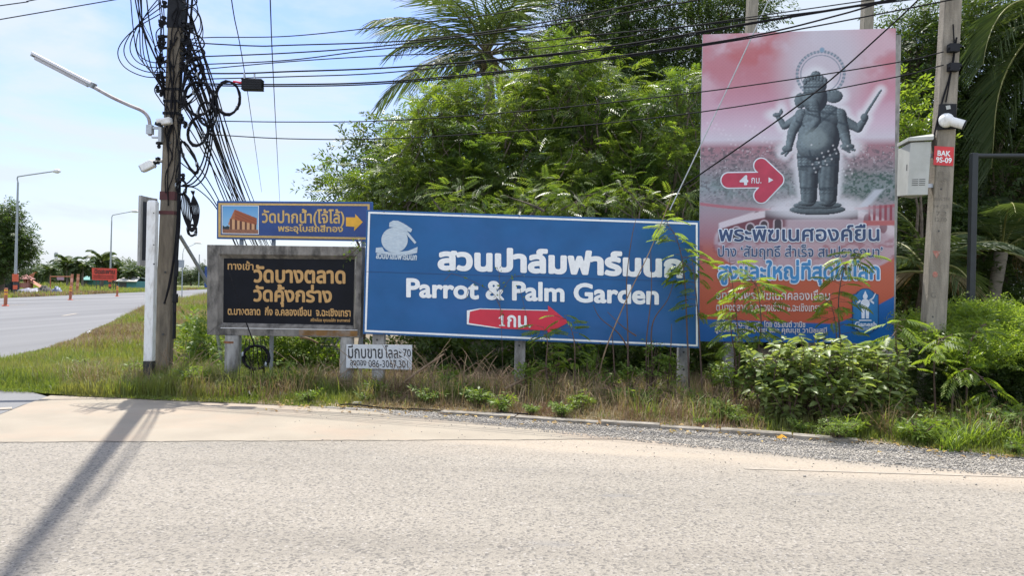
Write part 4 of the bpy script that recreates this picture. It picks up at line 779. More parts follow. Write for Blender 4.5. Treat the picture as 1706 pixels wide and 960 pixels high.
# overhead lines between the two poles and beyond (photograph points with depth)
def run(p, d0, d1, n=7):
    xs = [q[0] for q in p]; out = []
    for q in p: u = (q[0]-xs[0])/(xs[-1]-xs[0]); d = 1/((1-u)/d0+u/d1); out.append(P(q[0], q[1], d))
    return out
HL = 'overhead cable running right from the cable covered pole across the tree crowns'
lines = [([(310, 66), (350, 62), (480, 60), (640, 44), (800, 26), (900, 10), (1300, -60)], 0.008), ([(306, 70), (420, 76), (480, 75), (700, 66), (900, 38), (1089, 0), (1300, -45)], 0.010),
         ([(306, 95), (480, 88), (650, 75), (900, 44), (1154, 1), (1400, -42)], 0.010), ([(312, 108), (480, 100), (650, 80), (850, 72), (1000, 57), (1197, 38), (1400, 14), (1600, -12)], 0.009), ([(308, 118), (480, 102.5), (650, 92), (850, 84), (1050, 60), (1197, 36), (1600, -22)], 0.008),
         ([(310, 122), (400, 122), (480, 119), (640, 113), (850, 97), (1040, 74), (1250, 38), (1480, 0), (1600, -22)], 0.012), ([(318, 132), (480, 127.5), (640, 121), (850, 99), (1040, 78), (1250, 40), (1600, -18)], 0.009),
         ([(318, 139), (480, 140.5), (640, 136), (850, 117), (1040, 92), (1250, 60), (1400, 24), (1480, 0), (1600, -34)], 0.012), ([(318, 142), (480, 143.5), (640, 139), (850, 120), (1040, 95), (1250, 63), (1480, 20), (1600, -4)], 0.010),
         ([(335, 201), (480, 203), (640, 201), (850, 187), (1040, 168), (1250, 142), (1493, 104), (1572, 86)], 0.008), ([(335, 223), (480, 231), (640, 231), (850, 219), (1040, 202), (1250, 174), (1493, 128), (1572, 108)], 0.008)]
for p, r in lines: cable('overhead_cable', run(p, 11.85, 9.6), r, HL, group='overhead cables between the poles')
cable('overhead_cable', run([(1120, 322), (1170, 288), (1350, 160), (1480, 46), (1560, -30)], 11.2, 9.7), 0.011, 'thick black cable slanting up across the billboard to the right pole')
cable('guy_wire', run([(1116, 350), (1180, 215), (1253, 60), (1285, -10)], 11.0, 10.6), 0.009, 'thin grey guy wire leaning right across the left edge of the billboard', 'wire', m='galv')
for p in ([(-500, 118), (0, 32), (180, 1), (420, -40)], [(-500, 76), (0, 9), (64, -2), (330, -50)]): cable('high_wire', [P(q[0], q[1], 14.0) for q in p], 0.010, 'thin high wire crossing the top left corner of the sky', 'wire', 'high wires over the left sky')
cable('high_wire', [P(383, -40, 14), P(389, 20, 16), P(412, 150, 24), P(436, 320, 60)], 0.012, 'hair thin wire running back through the sky left of the second vertical wire', 'wire'); cable('high_wire', [P(450, -40, 14), P(451, 20, 16), P(457, 160, 24), P(466, 335, 60)], 0.013, 'single dark wire running back and down through open sky above the amber arrow sign', 'wire')
# far pole that carries the bundle on, behind the black sign
fp = P(447, 497, 52); t = thing('far_utility_pole', 'distant concrete pole hidden behind the black sign where the cable bundle goes', 'utility pole', (fp.x, fp.y, 0)); zt = P(447, 412, 52).z
b = MB(); taper(b, Vector((fp.x, fp.y, -0.1)), Vector((fp.x, fp.y, zt)), 0.32, 0.24, 0.3, 0.22); b.build('shaft', M['pole'], t)
rl = random.Random(5)
for i in range(19):
    y0 = rl.uniform(-8, 205); x0 = rl.uniform(303, 318); ex = 447+rl.uniform(-14, 16); ey = 432+rl.uniform(-8, 26); bow = rl.uniform(0, 10)
    p = [P(x0, y0, 11.9+rl.uniform(-.1, .1)), P(x0+(ex-x0)*0.26+bow, y0+(ey-y0)*0.30, 14.5), P(x0+(ex-x0)*0.60+bow, y0+(ey-y0)*0.68, 22), P(ex, ey, 52)]
    cable('service_cable', p, rl.choice([0.010, 0.013, 0.016]), 'black cable fanning down from the concrete pole towards the distance behind the blue temple sign', group='cables fanning back from the pole')
for i in range(5):
    sx_ = rl.uniform(322, 345); q = [P(300, 150+i*40, 11.9), P(sx_, 230+i*22, 12.1), P(sx_+40, 320+i*12, 12.8), P(430, 480+i*4, 14.5)]
    cable('drop_cable', q, 0.009, 'thin drop cable from the concrete pole passing behind the black sign frame', group='drop cables behind the black sign')
# cables that come in from above on the left, loop and end in clamps
LLAB = 'loose black cable looping beside the left edge of the concrete pole top'
for i in range(12):
    x0 = rl.uniform(214, 270); bx_ = x0+rl.uniform(4, 34); by = rl.uniform(50, 120); ey = rl.choice([40, 62, 81, 104, 130, 152])+rl.uniform(-4, 4); d = 11.9+rl.uniform(-.25, .15)
    p = [P(x0, -30, d), P(x0*0.6+bx_*0.4, by*0.45, d), P(min(bx_, 266), by, d+0.05), P((min(bx_, 266)+274)/2, by+rl.uniform(18, 34), d-0.02), P(275, by+rl.uniform(40, 70), 11.9)]
    cable('loose_cable', p, rl.choice([0.006, 0.008, 0.010]), LLAB, group='loose cables left of the pole')
for k in range(6):
    ya = rl.uniform(20, 150); cable('loose_cable', [P(277, ya, 11.88), P(262+rl.uniform(-10, 4), ya+rl.uniform(6, 24), 11.8), P(266, ya+rl.uniform(26, 46), 11.85), P(275, ya+rl.uniform(40, 70), 11.88)], 0.009, LLAB, group='loose cables left of the pole')
for i in range(4): cable('loose_cable', [P(280, 128-8*i, 11.85), P(240+4*i, 127-8*i, 11.8), P(206+9*i, 110-6*i, 11.8), P(197+10*i, 82-4*i, 11.8), P(222+6*i, 50-7*i, 11.8), P(268, 22-10*i, 11.85)], 0.008, LLAB, group='loose cables left of the pole')
RLAB = 'loose black cable tangled against the right edge of the concrete pole'
for i in range(16):
    ya = rl.uniform(-20, 120); d = 11.85+rl.uniform(-.15, .1); w = rl.uniform(6, 42); h = rl.uniform(25, 110)
    cable('loose_cable', [P(300+rl.uniform(-3, 5), ya, d), P(306+w*0.8, ya+h*0.22, d-0.05), P(308+w, ya+h*0.55, d), P(305+w*0.5, ya+h*0.85, d+0.05), P(299+rl.uniform(-2, 4), ya+h, d)], rl.choice([0.007, 0.009, 0.012]), RLAB, group='loose cables right of the pole')
FLAB = 'black cable running down the face of the concrete pole'
for i in range(15):
    ya = rl.uniform(-20, 230); ln2 = rl.uniform(60, 190); xo = rl.uniform(-9, 13)
    fx = lambda y: 293-(y-50)*0.0377; pts = []
    for k in range(5): y = ya+ln2*k/4; pts.append(P(fx(y)+max(-12, min(14, xo+rl.uniform(-7, 7))), y, 11.90))
    cable('loose_cable', pts, rl.choice([0.007, 0.009, 0.012]), FLAB, group='cables down the face of the pole')
for i in range(4): cable('loose_cable', [P(300-i, 250+i*20, 11.86), P(299-i*1.5, 380, 11.83), P(291-i*2, 420+i*14, 11.82), P(283-i*3, 470+i*12, 11.83)], 0.014, 'thick black cable curving low across the pole beside the white post', group='thick low cables on the pole')
b = MB(); b.tube(spline([P(296, 392, 11.84), P(293, 450, 11.84), P(291, 500, 11.85), P(290, 565, 11.86)], 5), 0.028, 8); tag(b.build('conduit', M['black']), 'black conduit pipe down the right edge of the concrete pole', 'conduit')
b = MB(); b.box(P(292, 497, 11.80), (0.07, 0.06, 0.14)); b.box(P(294, 447, 11.80), (0.05, 0.05, 0.26)); b.tube([P(292, 520, 11.8), P(291, 480, 11.8)], 0.018, 6); tag(b.build('meter_box', M['black'], bevel=0.01), 'small black box on the conduit low on the concrete pole', 'box')
# coils
def coil(name, cx, cy, rx, ry, d, label, turns=7, tilt=0.0, group=None, r=0.0125):
    rc = random.Random(int(cx*7)); pts = []; s = MPX(d)
    for k in range(turns*18+1):
        a = 2*math.pi*k/18; q = rc.uniform(0.94, 1.06) if k % 5 == 0 else 1.0; x = math.cos(a)*rx*(1+0.05*math.sin(k*0.37)+0.06*math.sin(k*0.058)); y = math.sin(a)*ry*(1+0.05*math.cos(k*0.53)); pts.append(P(cx+x*math.cos(tilt)-y*math.sin(tilt)+rc.uniform(-.8, .8), cy+x*math.sin(tilt)+y*math.cos(tilt)+rc.uniform(-.8, .8), d+rc.uniform(-.05, .05)))
    b = MB(); b.tube(pts, r, 5); o = tag(b.build(name, M['cable']), label, 'cable coil', group)
    for a in (0.6, 3.4):
        q = P(cx+math.cos(a)*rx*math.cos(tilt)-math.sin(a)*ry*math.sin(tilt), cy+math.cos(a)*rx*math.sin(tilt)+math.sin(a)*ry*math.cos(tilt), d); tb = MB(); tb.tube([q-Vector((0.012, 0, 0)), q+Vector((0.012, 0, 0))], 0.04, 8); tb.build('tie', M['galv_far'], o)
coil('cable_coil', 330, 164, 24, 28, 11.7, 'large round coil of black cable nearest the concrete pole', 9); coil('cable_coil', 379, 163, 20, 28, 11.75, 'round coil of black cable hanging next to the black splice box', 8)
coil('cable_coil', 329, 219, 16, 24, 11.7, 'smaller tilted cable coil below the two big coils', 7, 0.2); coil('cable_coil', 426, 596, 21.5, 20, 11.0, 'coil of black cable hanging below the black temple sign', 9, r=0.012)
coil('cable_coil', 322, 112, 13, 17, 11.72, 'small loose cable coil against the pole above the big coils', 6, 0.3); coil('cable_coil', 345, 190, 15, 20, 11.66, 'loose cable coil hanging between the big coils and the tilted one', 6, -0.2); coil('cable_bundle', 315, 262, 8, 29, 11.75, 'dense folded bundle of black cable flat against the pole', 10, -0.45); coil('cable_bundle', 320, 384, 7, 9, 11.8, 'small knotted ball of black cable hanging from looped wires', 9); coil('cable_bundle', 302, 312, 8, 12, 11.75, 'thick knot of black cable at the pole above the maroon band', 10)
coil('cable_bundle', 322, 134, 12, 30, 11.8, 'bent bundle of black cable between the coils and pole', 5, 0.5, r=0.014)
for k in range(7): cable('hanging_loop', [P(306+k*1.5, 318+k*2, 11.75), P(302+k*3, 345+k*2, 11.75), P(311+k, 375, 11.75), P(320, 386-k, 11.75), P(329-k, 372, 11.75), P(331-k*2.2, 345, 11.75), P(318+k, 318, 11.75)], 0.009, 'wire loop hanging from the dark knot at the pole', group='wire loops below the dark knot')
for k in range(3): cable('hanging_loop', [P(349+k*4, 150, 11.75), P(350+k*3, 205, 11.75), P(338+k*4, 268+k*6, 11.75), P(318+k*5, 300+k*4, 11.75), P(302, 310, 11.78)], 0.012, 'heavy cable loop sagging from coils down to the dark knot', group='heavy sagging cable loops')
cable('hanging_loop', [P(358, 170, 11.72), P(366, 215, 11.72), P(352, 226, 11.72), P(346, 200, 11.72), P(356, 160, 11.72)], 0.007, 'thin loose loop of wire below the right coil'); cable('loose_cable', [P(380, 450, 11.0), P(404, 520, 10.95), P(424, 576, 11.0)], 0.009, 'thin wire across the black sign holding the lower coil', 'wire')
for k in range(6): cable('tangle_wire', [P(410+k*6, 565, 11.1), P(408+k*7, 590, 11.05), P(415+k*5+rl.uniform(-4, 4), 610, 11.05), P(412+k*6, 636, 11.1)], 0.007, 'thin wire dangling around the lower cable coil', 'wire', 'wires dangling by the lower coil')
# splice box on the line
t = thing('splice_box', 'black ribbed splice box hanging on the lowest thick overhead cable', 'box', P(421, 141, 11.6)); c = P(421, 141.5, 11.6); b = MB(); b.box(c, (0.30, 0.13, 0.165)); 
for k in range(5): b.box(c+Vector((0, 0, -0.07+k*0.035)), (0.312, 0.14, 0.012))
b.build('case', M['black'], t, bevel=0.015)
for px in (407, 424): b = MB(); b.tube([P(px, 133, 11.6), P(px, 122, 11.62)], 0.014, 8); b.build('hanger', M['galv'], t)
b = MB(); b.tube([P(405, 138, 11.6), P(389, 135.5, 11.65)], 0.016, 8); b.build('cable_end', M['redarrow'], t)

# --- right hand pole with its plate, cabinet, camera
D2 = 9.9; f2 = P(1547, 655, D2); f2.z = -0.05; t2 = P(1581, 60, D2); ln2 = (t2-f2)/(t2.z-f2.z)
def pole2(z): q = f2+ln2*(z+0.05); return Vector((q.x, q.y, z))
t = thing('utility_pole', 'pale concrete pole right of the billboard with red number plate', 'utility pole', f2)
b = MB(); taper(b, pole2(-0.05), pole2(9.0), 0.27, 0.18, 0.17, 0.13); b.build('shaft', M['pole_pale'], t, bevel=0.015)
W2 = lambda z: 0.27-0.09*(z+0.05)/9.05; F2 = lambda z: pole2(z).y-(0.17-0.04*(z+0.05)/9.05)/2
def on2(px, py, off=0.0):
    z = P(px, py, D2-0.08).z; return P(px, py, F2(z)-off)
def s2(pts, off, m, name, parent, th=0.0):
    q = [on2(*p, off) for p in pts]; b = MB()
    if th: b.slab(q, Vector((0, -1, 0)), th)
    else: b.add(q, [tuple(range(len(q)))])
    return b.build(name, m, parent)
pl = s2([(1557, 243), (1589.5, 245), (1588, 276.5), (1555, 274.5)], 0.014, M['redplate'], 'number_plate', t, 0.006)
class SP:
    N = Vector((0, -1, 0))
    def on(s, px, py, off=0.0): return on2(px, py, off)
text_on(SP(), 'BAK', (1562.5, 250.5), (1583.5, 251.8), (1562, 258.8), M['plwhite'], pl, 0.03, off=0.016); text_on(SP(), '9S-09', (1560, 261.5), (1585.5, 263), (1559.5, 270), M['plwhite'], pl, 0.03, off=0.016)
for px, py in ((1568, 315), (1564, 385), (1558, 458), (1554, 528)): b = MB(); q = on2(px, py, 0.002); b.tube([q, q+Vector((0, 0.02, 0))], 0.012, 10); b.build('bolt_hole', M['slot'], t)
redp = mat('worn red paint', (0.34, 0.13, 0.10), 0.9, 0.4, 25, dirt_or_sheen=(0.38, 0.34, 0.28), dscale=30, damt=0.8); gm = mat('faint grey stencil', (0.19, 0.17, 0.14), 0.9, 0.3, 20)
for s_, x0, y0, x1, y1 in (('ITL', 1564, 286, 1574, 291), ('1.2.56', 1561, 296, 1582, 301), ('กฟภ 256', 1556, 328, 1583, 334), ('14 / 22', 1557, 341, 1580, 346), ('7.2', 1560, 352, 1577, 359), ('12.00', 1558, 362, 1577, 369), ('G', 1551, 487, 1559, 496)):
    text_on(SP(), s_, (x0, y0), (x1, y0+0.6), (x0, y1), gm, t, 0.012, off=0.003, name='stencil')
s2([(1553.5, 418), (1567.5, 418.5), (1560.5, 431)], 0.004, redp, 'red_mark', t); s2([(p[0], p[1]) for p in circ(1558, 457.5, 4.5, 5, n=14)], 0.0035, redp, 'red_mark', t)
cable('pole_cable', [on2(1594, 62, 0.02), on2(1584, 120, 0.02), on2(1571, 165, 0.02), on2(1562, 200, 0.02), on2(1556, 228, 0.03)], 0.012, 'black cable running down the front of the pale pole to the cabinet'); cable('pole_cable', [on2(1588, 40, 0.03), on2(1590, 90, 0.03), on2(1584, 125, 0.03), on2(1576, 170, 0.02)], 0.009, 'thin cable beside the clamp near the top of the pale pole')
for py, lab in ((80, 'upper black cable clamp near the top of the pale concrete pole'), (112, 'lower black cable clamp on the pale pole above the white camera')):
    b = MB(); q = on2(1588, py, 0.04); b.box(q, (0.12, 0.09, 0.10)); b.tube([q+Vector((-.08, -.02, 0)), q+Vector((.09, -.02, 0.02))], 0.022, 8); tag(b.build('cable_clamp', M['black']), lab, 'clamp')
# cabinet
t = thing('cabinet', 'grey sloped top electrical cabinet hung on the left side of the pale pole', 'cabinet', P(1524, 325, D2-0.1))
cf = [(1517, 237), (1552, 235.5), (1546, 324.5), (1512, 325.5)]; d0 = D2-0.33
fr = [P(p[0], p[1], d0) for p in cf]; ls = [P(1496, 249, d0+0.42), P(1494, 327, d0+0.42)]; br_ = [fr[1]+Vector((0.02, 0.42, 0.03)), fr[2]+Vector((0.02, 0.42, 0))]
b = MB(); b.add([fr[0], fr[1], fr[2], fr[3], ls[0], br_[0], br_[1], ls[1]], [(0, 3, 2, 1), (4, 7, 3, 0), (1, 2, 6, 5), (4, 0, 1, 5), (7, 6, 2, 3), (5, 6, 7, 4)]); b.build('body', M['cab'], t, bevel=0.006)
tp = [P(1517-3, 234, d0-0.03), P(1555, 231.5, d0-0.03), P(1549, 226.5, d0+0.25), P(1521, 226.5, d0+0.2)]
b = MB(); A4 = [P(1513, 233.5, d0-0.035), P(1555, 231.5, d0-0.035), P(1557, 227, d0+0.44), P(1494, 244, d0+0.47)]; hi_ = Vector((0, 0, 0.035)); b.prism([p+hi_ for p in A4], [p-hi_*0.3 for p in A4]); b.build('lid', M['cab'], t, bevel=0.005)
n_ = (fr[1]-fr[0]).cross(fr[3]-fr[0]).normalized(); n_ = n_ if n_.y < 0 else -n_
def onc(u, v, off=0.003): a_ = fr[0].lerp(fr[1], u); c_ = fr[3].lerp(fr[2], u); return a_.lerp(c_, v)+n_*off
for k in range(4):
    for u0 in (0.17, 0.52): b = MB(); v = 0.70+0.035*k; b.add([onc(u0, v), onc(u0+0.3, v), onc(u0+0.3, v+0.012), onc(u0, v+0.012)], [(0, 1, 2, 3)]); b.build('vent_slot', M['slot'], t)
def onl(u, v, off=0.003): a_ = ls[0].lerp(fr[0], u); c_ = ls[1].lerp(fr[3], u); nn_ = (fr[0]-ls[0]).cross(ls[1]-ls[0]).normalized(); nn_ = nn_ if nn_.x < 0 else -nn_; return a_.lerp(c_, v)+nn_*off
b = MB(); b.add([onl(0.78, 0.40), onl(0.86, 0.40), onl(0.86, 0.52), onl(0.78, 0.52)], [(0, 1, 2, 3)]); b.build('latch', M['slot'], t)
b = MB(); b.box(pole2(P(1550, 260, D2).z)+Vector((-0.20, -0.02, 0)), (0.16, 0.05, 0.05)); b.box(pole2(P(1550, 310, D2).z)+Vector((-0.20, -0.02, 0)), (0.16, 0.05, 0.05)); b.build('bracket', M['galv'], t)
# camera
t = thing('security_camera', 'white bullet security camera on a black plate fixed to the pale pole', 'camera', on2(1578, 200))
q = [(1566, 173), (1594, 172.5), (1593, 214), (1562, 216)]; s2(q, 0.035, M['black'], 'mount_plate', t, 0.03)
s2([(1575.5, 176), (1583, 175), (1584, 181), (1577, 182.5)], 0.038, M['cab'], 'sticker', t)
c = on2(1577.5, 200, 0.07); b = MB(); b.tube([c+Vector((0, 0.05, 0)), c+Vector((0, 0.02, 0)), c+Vector((0, -0.02, 0)), c+Vector((0, -0.05, 0)), c+Vector((0, -0.065, 0))], [0.085, 0.092, 0.085, 0.055, 0.02], 18); b.build('base', M['white'], t)
b = MB(); e_ = P(1608, 208.5, c.y-0.10); b.tube([c+Vector((0.02, -0.03, 0.0)), c.lerp(e_, 0.35), e_-(e_-c).normalized()*0.015], [0.045, 0.058, 0.058], 16); b.build('body', M['white'], t)
b = MB(); b.tube([e_-(e_-c).normalized()*0.016, e_], [0.059, 0.059], 16); b.build('lens', M['black'], t)

# --- black gate frame and grey rail at the right
g0 = P(1614, 650, 13.0); t = thing('gate_frame', 'black steel gate frame with a tall post and top beam at the right edge', 'gate', (g0.x, g0.y, 0))
zt = P(1616, 255, 13.0).z; b = MB(); b.box((g0.x, g0.y, zt/2), (0.10, 0.10, zt)); b.build('post', M['gate'], t, bevel=0.008)
b = MB(); e1 = P(1616, 259.5, 13.0); e2 = P(1616, 259.5, 13.0)+Vector((4.2, -0.3, 0.03)); b.tube([e1+Vector((0.06, 0, 0)), e2], 0.05, 4); b.build('top_beam', M['gate'], t)
b = MB(); b.box((e2.x+0.03, e2.y, zt/2), (0.10, 0.10, zt)); b.build('post', M['gate'], t)
r0 = P(1640, 535, 12.2); b = MB(); b.tube([r0, r0+Vector((3.5, -0.1, 0.03))], 0.025, 8)
for k in range(3): q = r0+Vector((0.2+1.5*k, 0, 0)); b.tube([(q.x, q.y, 0), (q.x, q.y, q.z)], 0.022, 8)
tag(b.build('low_rail', M['galv']), 'low grey steel rail above the hedge at the right edge', 'rail')
# pale poles behind the tree tops
for px, top, lab in ((1229, -60, 'thin grey pole top rising behind the trees left of the billboard middle'), (1421, -60, 'grey concrete pole top rising just above the billboard')):
    q = P(px, 500, 17); b = MB(); taper(b, Vector((q.x, 17, 0)), Vector((q.x+0.2, 17, P(px, top, 17).z)), 0.26, 0.20, 0.26, 0.2); tag(b.build('concrete_pole', M['pole_pale']), lab, 'pole')

# ================================================================ FAR SIDE OF THE MAIN ROAD
def far_lamp(px, base_py, top_py, tip, label, d, band=False):
    f = P(px, base_py, d); f.z = 0; zt = P(px+2, top_py+10, d).z; t = thing('street_lamp', label, 'street lamp', f)
    b = MB(); b.tube([(f.x, f.y, -0.1), (f.x+0.06, f.y, zt)], [0.13, 0.075], 8); b.build('pole', M['galv_far'], t)
    e = P(*tip, d); b = MB(); top = Vector((f.x+0.06, f.y, zt)); b.tube(spline([top, P(px+4.2, top_py+1.5, d), P(px+12, top_py-1, d), e], 5), 0.055, 7); b.build('arm', M['galv_far'], t)
    b = MB(); k = MPX(d); b.tube([e-Vector((6*k, 0, 0.5*k)), e, e+Vector((5*k, 0, 0)), e+Vector((9*k, 0, -0.5*k))], [0.05, 0.17, 0.2, 0.06], 8); b.build('lamp_head', M['tube'], t)
    if band:
        for z0, z1, m in ((0, 0.45, 'bandblack'), (0.45, 0.8, 'orange'), (0.8, 1.1, 'bandblack'), (1.1, 1.75, 'orange')): b = MB(); b.tube([(f.x, f.y, z0), (f.x, f.y, z1)], 0.17 if z0 < 1 else 0.24, 8); b.build('painted_band', M[m], t)
    return t
M['orange'] = mat('orange red paint', (0.55, 0.10, 0.045), 0.6, 0.15); M['orange_dull'] = mat('dull orange plastic', (0.36, 0.12, 0.06), 0.7, 0.2, 8)
far_lamp(25, 491, 294, (92, 285), 'tall grey street lamp with banded foot at the far left, beside the big dark tree', 66, True); far_lamp(183, 484, 358, (222, 352), 'grey street lamp rising behind the red sign across the road', 100, True); far_lamp(303, 478, 412, (328, 405), 'distant street lamp between the concrete pole and the black sign', 175)
f = P(331, 480, 150); f.z = 0; b = MB(); b.tube([f, (f.x, f.y, P(331, 424, 150).z)], 0.1, 6); tag(b.build('slim_pole', M['galv_far']), 'plain slim grey pole far off just left of the black sign', 'pole')
for px, py, top in ((9, 510, 480), (117, 500, 476), (195, 494, 476.5)):
    f = G(px, py); h = P(px, top, f.y).z; t = thing('marker_post', {9: 'orange lane marker post nearest the left picture edge', 117: 'middle one of three orange lane marker posts on the road', 195: 'orange lane marker post in front of the red sign'}[px], 'marker post', f, 'flexible lane marker posts')
    b = MB(); b.tube([f, f+Vector((0, 0, 0.05)), f+Vector((0, 0, 0.06))], [0.17, 0.15, 0.08], 10); b.build('foot', M['orange'], t); b = MB(); b.tube([f+Vector((0, 0, 0.05)), f+Vector((0.02, 0, h*0.97)), f+Vector((0.02, 0, h))], [0.085, 0.085, 0.05], 10); b.build('shaft', M['orange_dull'], t)
    for q in (0.62, 0.82): b = MB(); b.tube([f+Vector((0.015, 0, h*q)), f+Vector((0.018, 0, h*q+0.09))], 0.089, 10); b.build('band', M['amber'], t)
# red sign across the road
t = thing('red_sign', 'red roadside sign with dark lettering on thin legs across the main road', 'sign', (P(174, 482, 95).x, 95, 0)); sf = Surf((152, 466), 95, (194, 467.5), 94)
flat(sf, [(153, 446.5), (194, 447.5), (193.5, 467.5), (153.5, 466.5)], mat('faded red sheet', (0.56, 0.05, 0.035), 0.6, 0.12, 1), t, 'panel', 0.0, 0.08); dk = mat('dark red lettering', (0.10, 0.015, 0.012), 0.6)
text_on(sf, 'ปิดสะพาน', (158, 448.5), (191, 449), (158, 456), dk, t, 0.04, off=0.03)
for y in (458.2, 461.5): text_on(sf, 'โปรดใช้ความระมัดระวัง', (156, y), (190, y+0.4), (156, y+2.4), dk, t, 0.02, off=0.03)
for px in (160, 166, 188, 192): b = MB(); q = P(px, 466, 95.2); b.tube([q, (P(px+1, 484, 95.2).x, 95.2, 0)], 0.05, 6); b.build('leg', M['slot'], t)
# sheds, fence, barrier, heap
def shed(px0, px1, eave, ridge, base, d, wallc, roofc, label):
    x0 = P(px0, base, d).x; x1 = P(px1, base, d).x; ze = P(px0, eave, d).z; zr = P(px0, ridge, d).z; t = thing('shed', label, 'shed', ((x0+x1)/2, d, 0)); dp = 6.0
    b = MB(); b.box(((x0+x1)/2, d+dp/2, ze/2), (x1-x0-0.6, dp-0.6, ze)); b.build('wall', wallc, t)
    b = MB(); y0, y1 = d-0.3, d+dp+0.3; b.prism([Vector((x0, y0, ze)), Vector((x1, y0, ze)), Vector((x1-1.0, d+dp/2, zr)), Vector((x0+0.2, d+dp/2, zr))], [Vector((x0, y0, ze-0.12)), Vector((x1, y0, ze-0.12)), Vector((x1-1.0, d+dp/2, zr-0.12)), Vector((x0+0.2, d+dp/2, zr-0.12))]); b.prism([Vector((x0+0.2, d+dp/2, zr)), Vector((x1-1, d+dp/2, zr)), Vector((x1, y1, ze)), Vector((x0, y1, ze))], [Vector((x0+0.2, d+dp/2, zr-0.12)), Vector((x1-1, d+dp/2, zr-0.12)), Vector((x1, y1, ze-0.12)), Vector((x0, y1, ze-0.12))]); b.build('roof', roofc, t)
    b = MB(); b.box(((x0*0.7+x1*0.3), d+0.28, ze*0.42), (1.1, 0.06, ze*0.8)); b.build('door', M['slot'], t)
shed(192, 229, 468, 460.5, 475, 120, mat('teal wall', (0.06, 0.20, 0.21), 0.8, 0.15, 1), mat('grey tin roof', (0.42, 0.40, 0.36), 0.7, 0.12, 1), 'low teal walled shed with grey roof right of the red sign')
shed(131, 156, 466, 457.5, 475, 130, mat('dark teal wall', (0.03, 0.11, 0.10), 0.8, 0.2, 1), mat('green tin roof', (0.05, 0.22, 0.18), 0.6, 0.15, 1), 'small green roofed shed left of the red sign')
b = MB(); x0, x1 = P(-40, 470, 74).x, P(31, 470, 74).x; b.box(((x0+x1)/2, 74, 0.75), (x1-x0, 0.06, 1.5)); 
for k in range(7): b.box((x0+(x1-x0)*k/6, 73.95, 0.8), (0.1, 0.1, 1.65))
tag(b.build('site_fence', mat('dark blue fence sheet', (0.018, 0.032, 0.05), 0.7, 0.2)), 'dark blue sheet fence beneath the big tree at the far left', 'fence')
pk = mat('pink cloth', (0.36, 0.16, 0.14), 0.8, 0.2); og = mat('faded orange cloth', (0.42, 0.17, 0.10), 0.8, 0.2)
t = thing('canopy_stall', 'faded pink and orange canopy stall beyond the verge near the left lamp', 'stall', (P(43, 478, 80).x, 80, 0))
c = P(43, 478, 80); c.z = 0
for dx_ in (-0.45, 0.45):
    for dy_ in (-0.4, 0.4): b = MB(); b.tube([(c.x+dx_, c.y+dy_, 0), (c.x+dx_, c.y+dy_, 1.35)], 0.05, 6); b.build('leg', pk, t)
b = MB(); b.add([(c.x-.65, 79.4, 1.3), (c.x+.65, 79.4, 1.3), (c.x+.65, 80.6, 1.3), (c.x-.65, 80.6, 1.3), (c.x, 80, 1.8)], [(0, 1, 4), (1, 2, 4), (2, 3, 4), (3, 0, 4), (3, 2, 1, 0)]); b.build('canopy', pk, t)
b = MB(); b.box((c.x, 80, 0.65), (0.85, 0.7, 0.5)); b.build('counter', pk, t); b = MB(); b.add([(c.x+.2, 80, 1.7), (c.x+.95, 80, 2.05), (c.x+.75, 80.02, 1.45), (c.x+.95, 80.3, 2.0)], [(0, 1, 2), (0, 3, 1)]); b.build('pennant', og, t)
b = MB(); c = P(56, 474, 80); b.add([(c.x-.9, 80, 1.35), (c.x+.9, 79.9, 0.35), (c.x+.9, 80.9, 0.3), (c.x-.9, 80.9, 1.35)], [(0, 1, 2, 3)]); b.box((c.x-.85, 80.4, 0.65), (0.08, 0.8, 1.3)); b.box((c.x+.85, 80.4, 0.2), (0.08, 0.8, 0.4)); tag(b.build('slide', og), 'faded orange slide standing beside the pink canopy stall', 'slide')
for px, d, lab in ((120, 60, 'leaning orange barrier pole behind the middle marker post'), (130, 84, 'orange striped barrier pole to the left of the red sign')):
    q = P(px, 480, d); h = P(px, 457, d).z; t = thing('barrier_pole', lab, 'pole', (q.x, q.y, 0)); n_ = 6
    for k in range(n_): b = MB(); b.tube([(q.x-0.1+0.02*k*0.8, d, h*k/n_), (q.x-0.1+0.02*(k+1)*0.8, d, h*(k+1)/n_)], 0.14 if d > 70 else 0.10, 8); b.build('band', og if k % 2 else mat('pale orange', (0.62, 0.30, 0.22), 0.7), t)
t = thing('hanging_banner', 'small pale violet banner hung from a red line over the waste ground', 'banner', (P(100, 480, 82).x, 82, 0)); b = MB(); b.tube([P(84, 461, 82), P(121, 461, 82)], 0.05, 5); b.build('line', og, t); b = MB(); q = [P(94.5, 461, 82), P(106.5, 461.3, 82), P(106.5, 467, 82), P(95, 466.6, 82)]; b.slab(q, Vector((0, -1, 0)), 0.03); b.build('cloth', mat('pale violet cloth', (0.42, 0.30, 0.42), 0.8), t)
for px in (84, 121): b = MB(); b.tube([P(px, 461, 82), (P(px, 480, 82).x, 82, 0)], 0.05, 6); b.build('post', M['orange_dull'], t)
def heap(name, px, py, w, h, d, m, label, cat, seed):
    rs = np.random.default_rng(seed); c = P(px, py, d); n = 14; u, v = np.meshgrid(np.linspace(-1, 1, n), np.linspace(-1, 1, n)); zz = h*np.clip(1-u**2-v**2*0.9, -0.1, 1)**0.7*(0.55+0.9*rs.random((n, n))); zz = np.nan_to_num(zz); V = np.stack([c.x+u*w, d+v*w*0.6, zz-0.05], -1).reshape(-1, 3); idx = np.arange(n*n).reshape(n, n)
    tag(np_mesh(name, V, np.stack([idx[:-1, :-1], idx[:-1, 1:], idx[1:, 1:], idx[1:, :-1]], -1).reshape(-1, 4), m), label, cat)
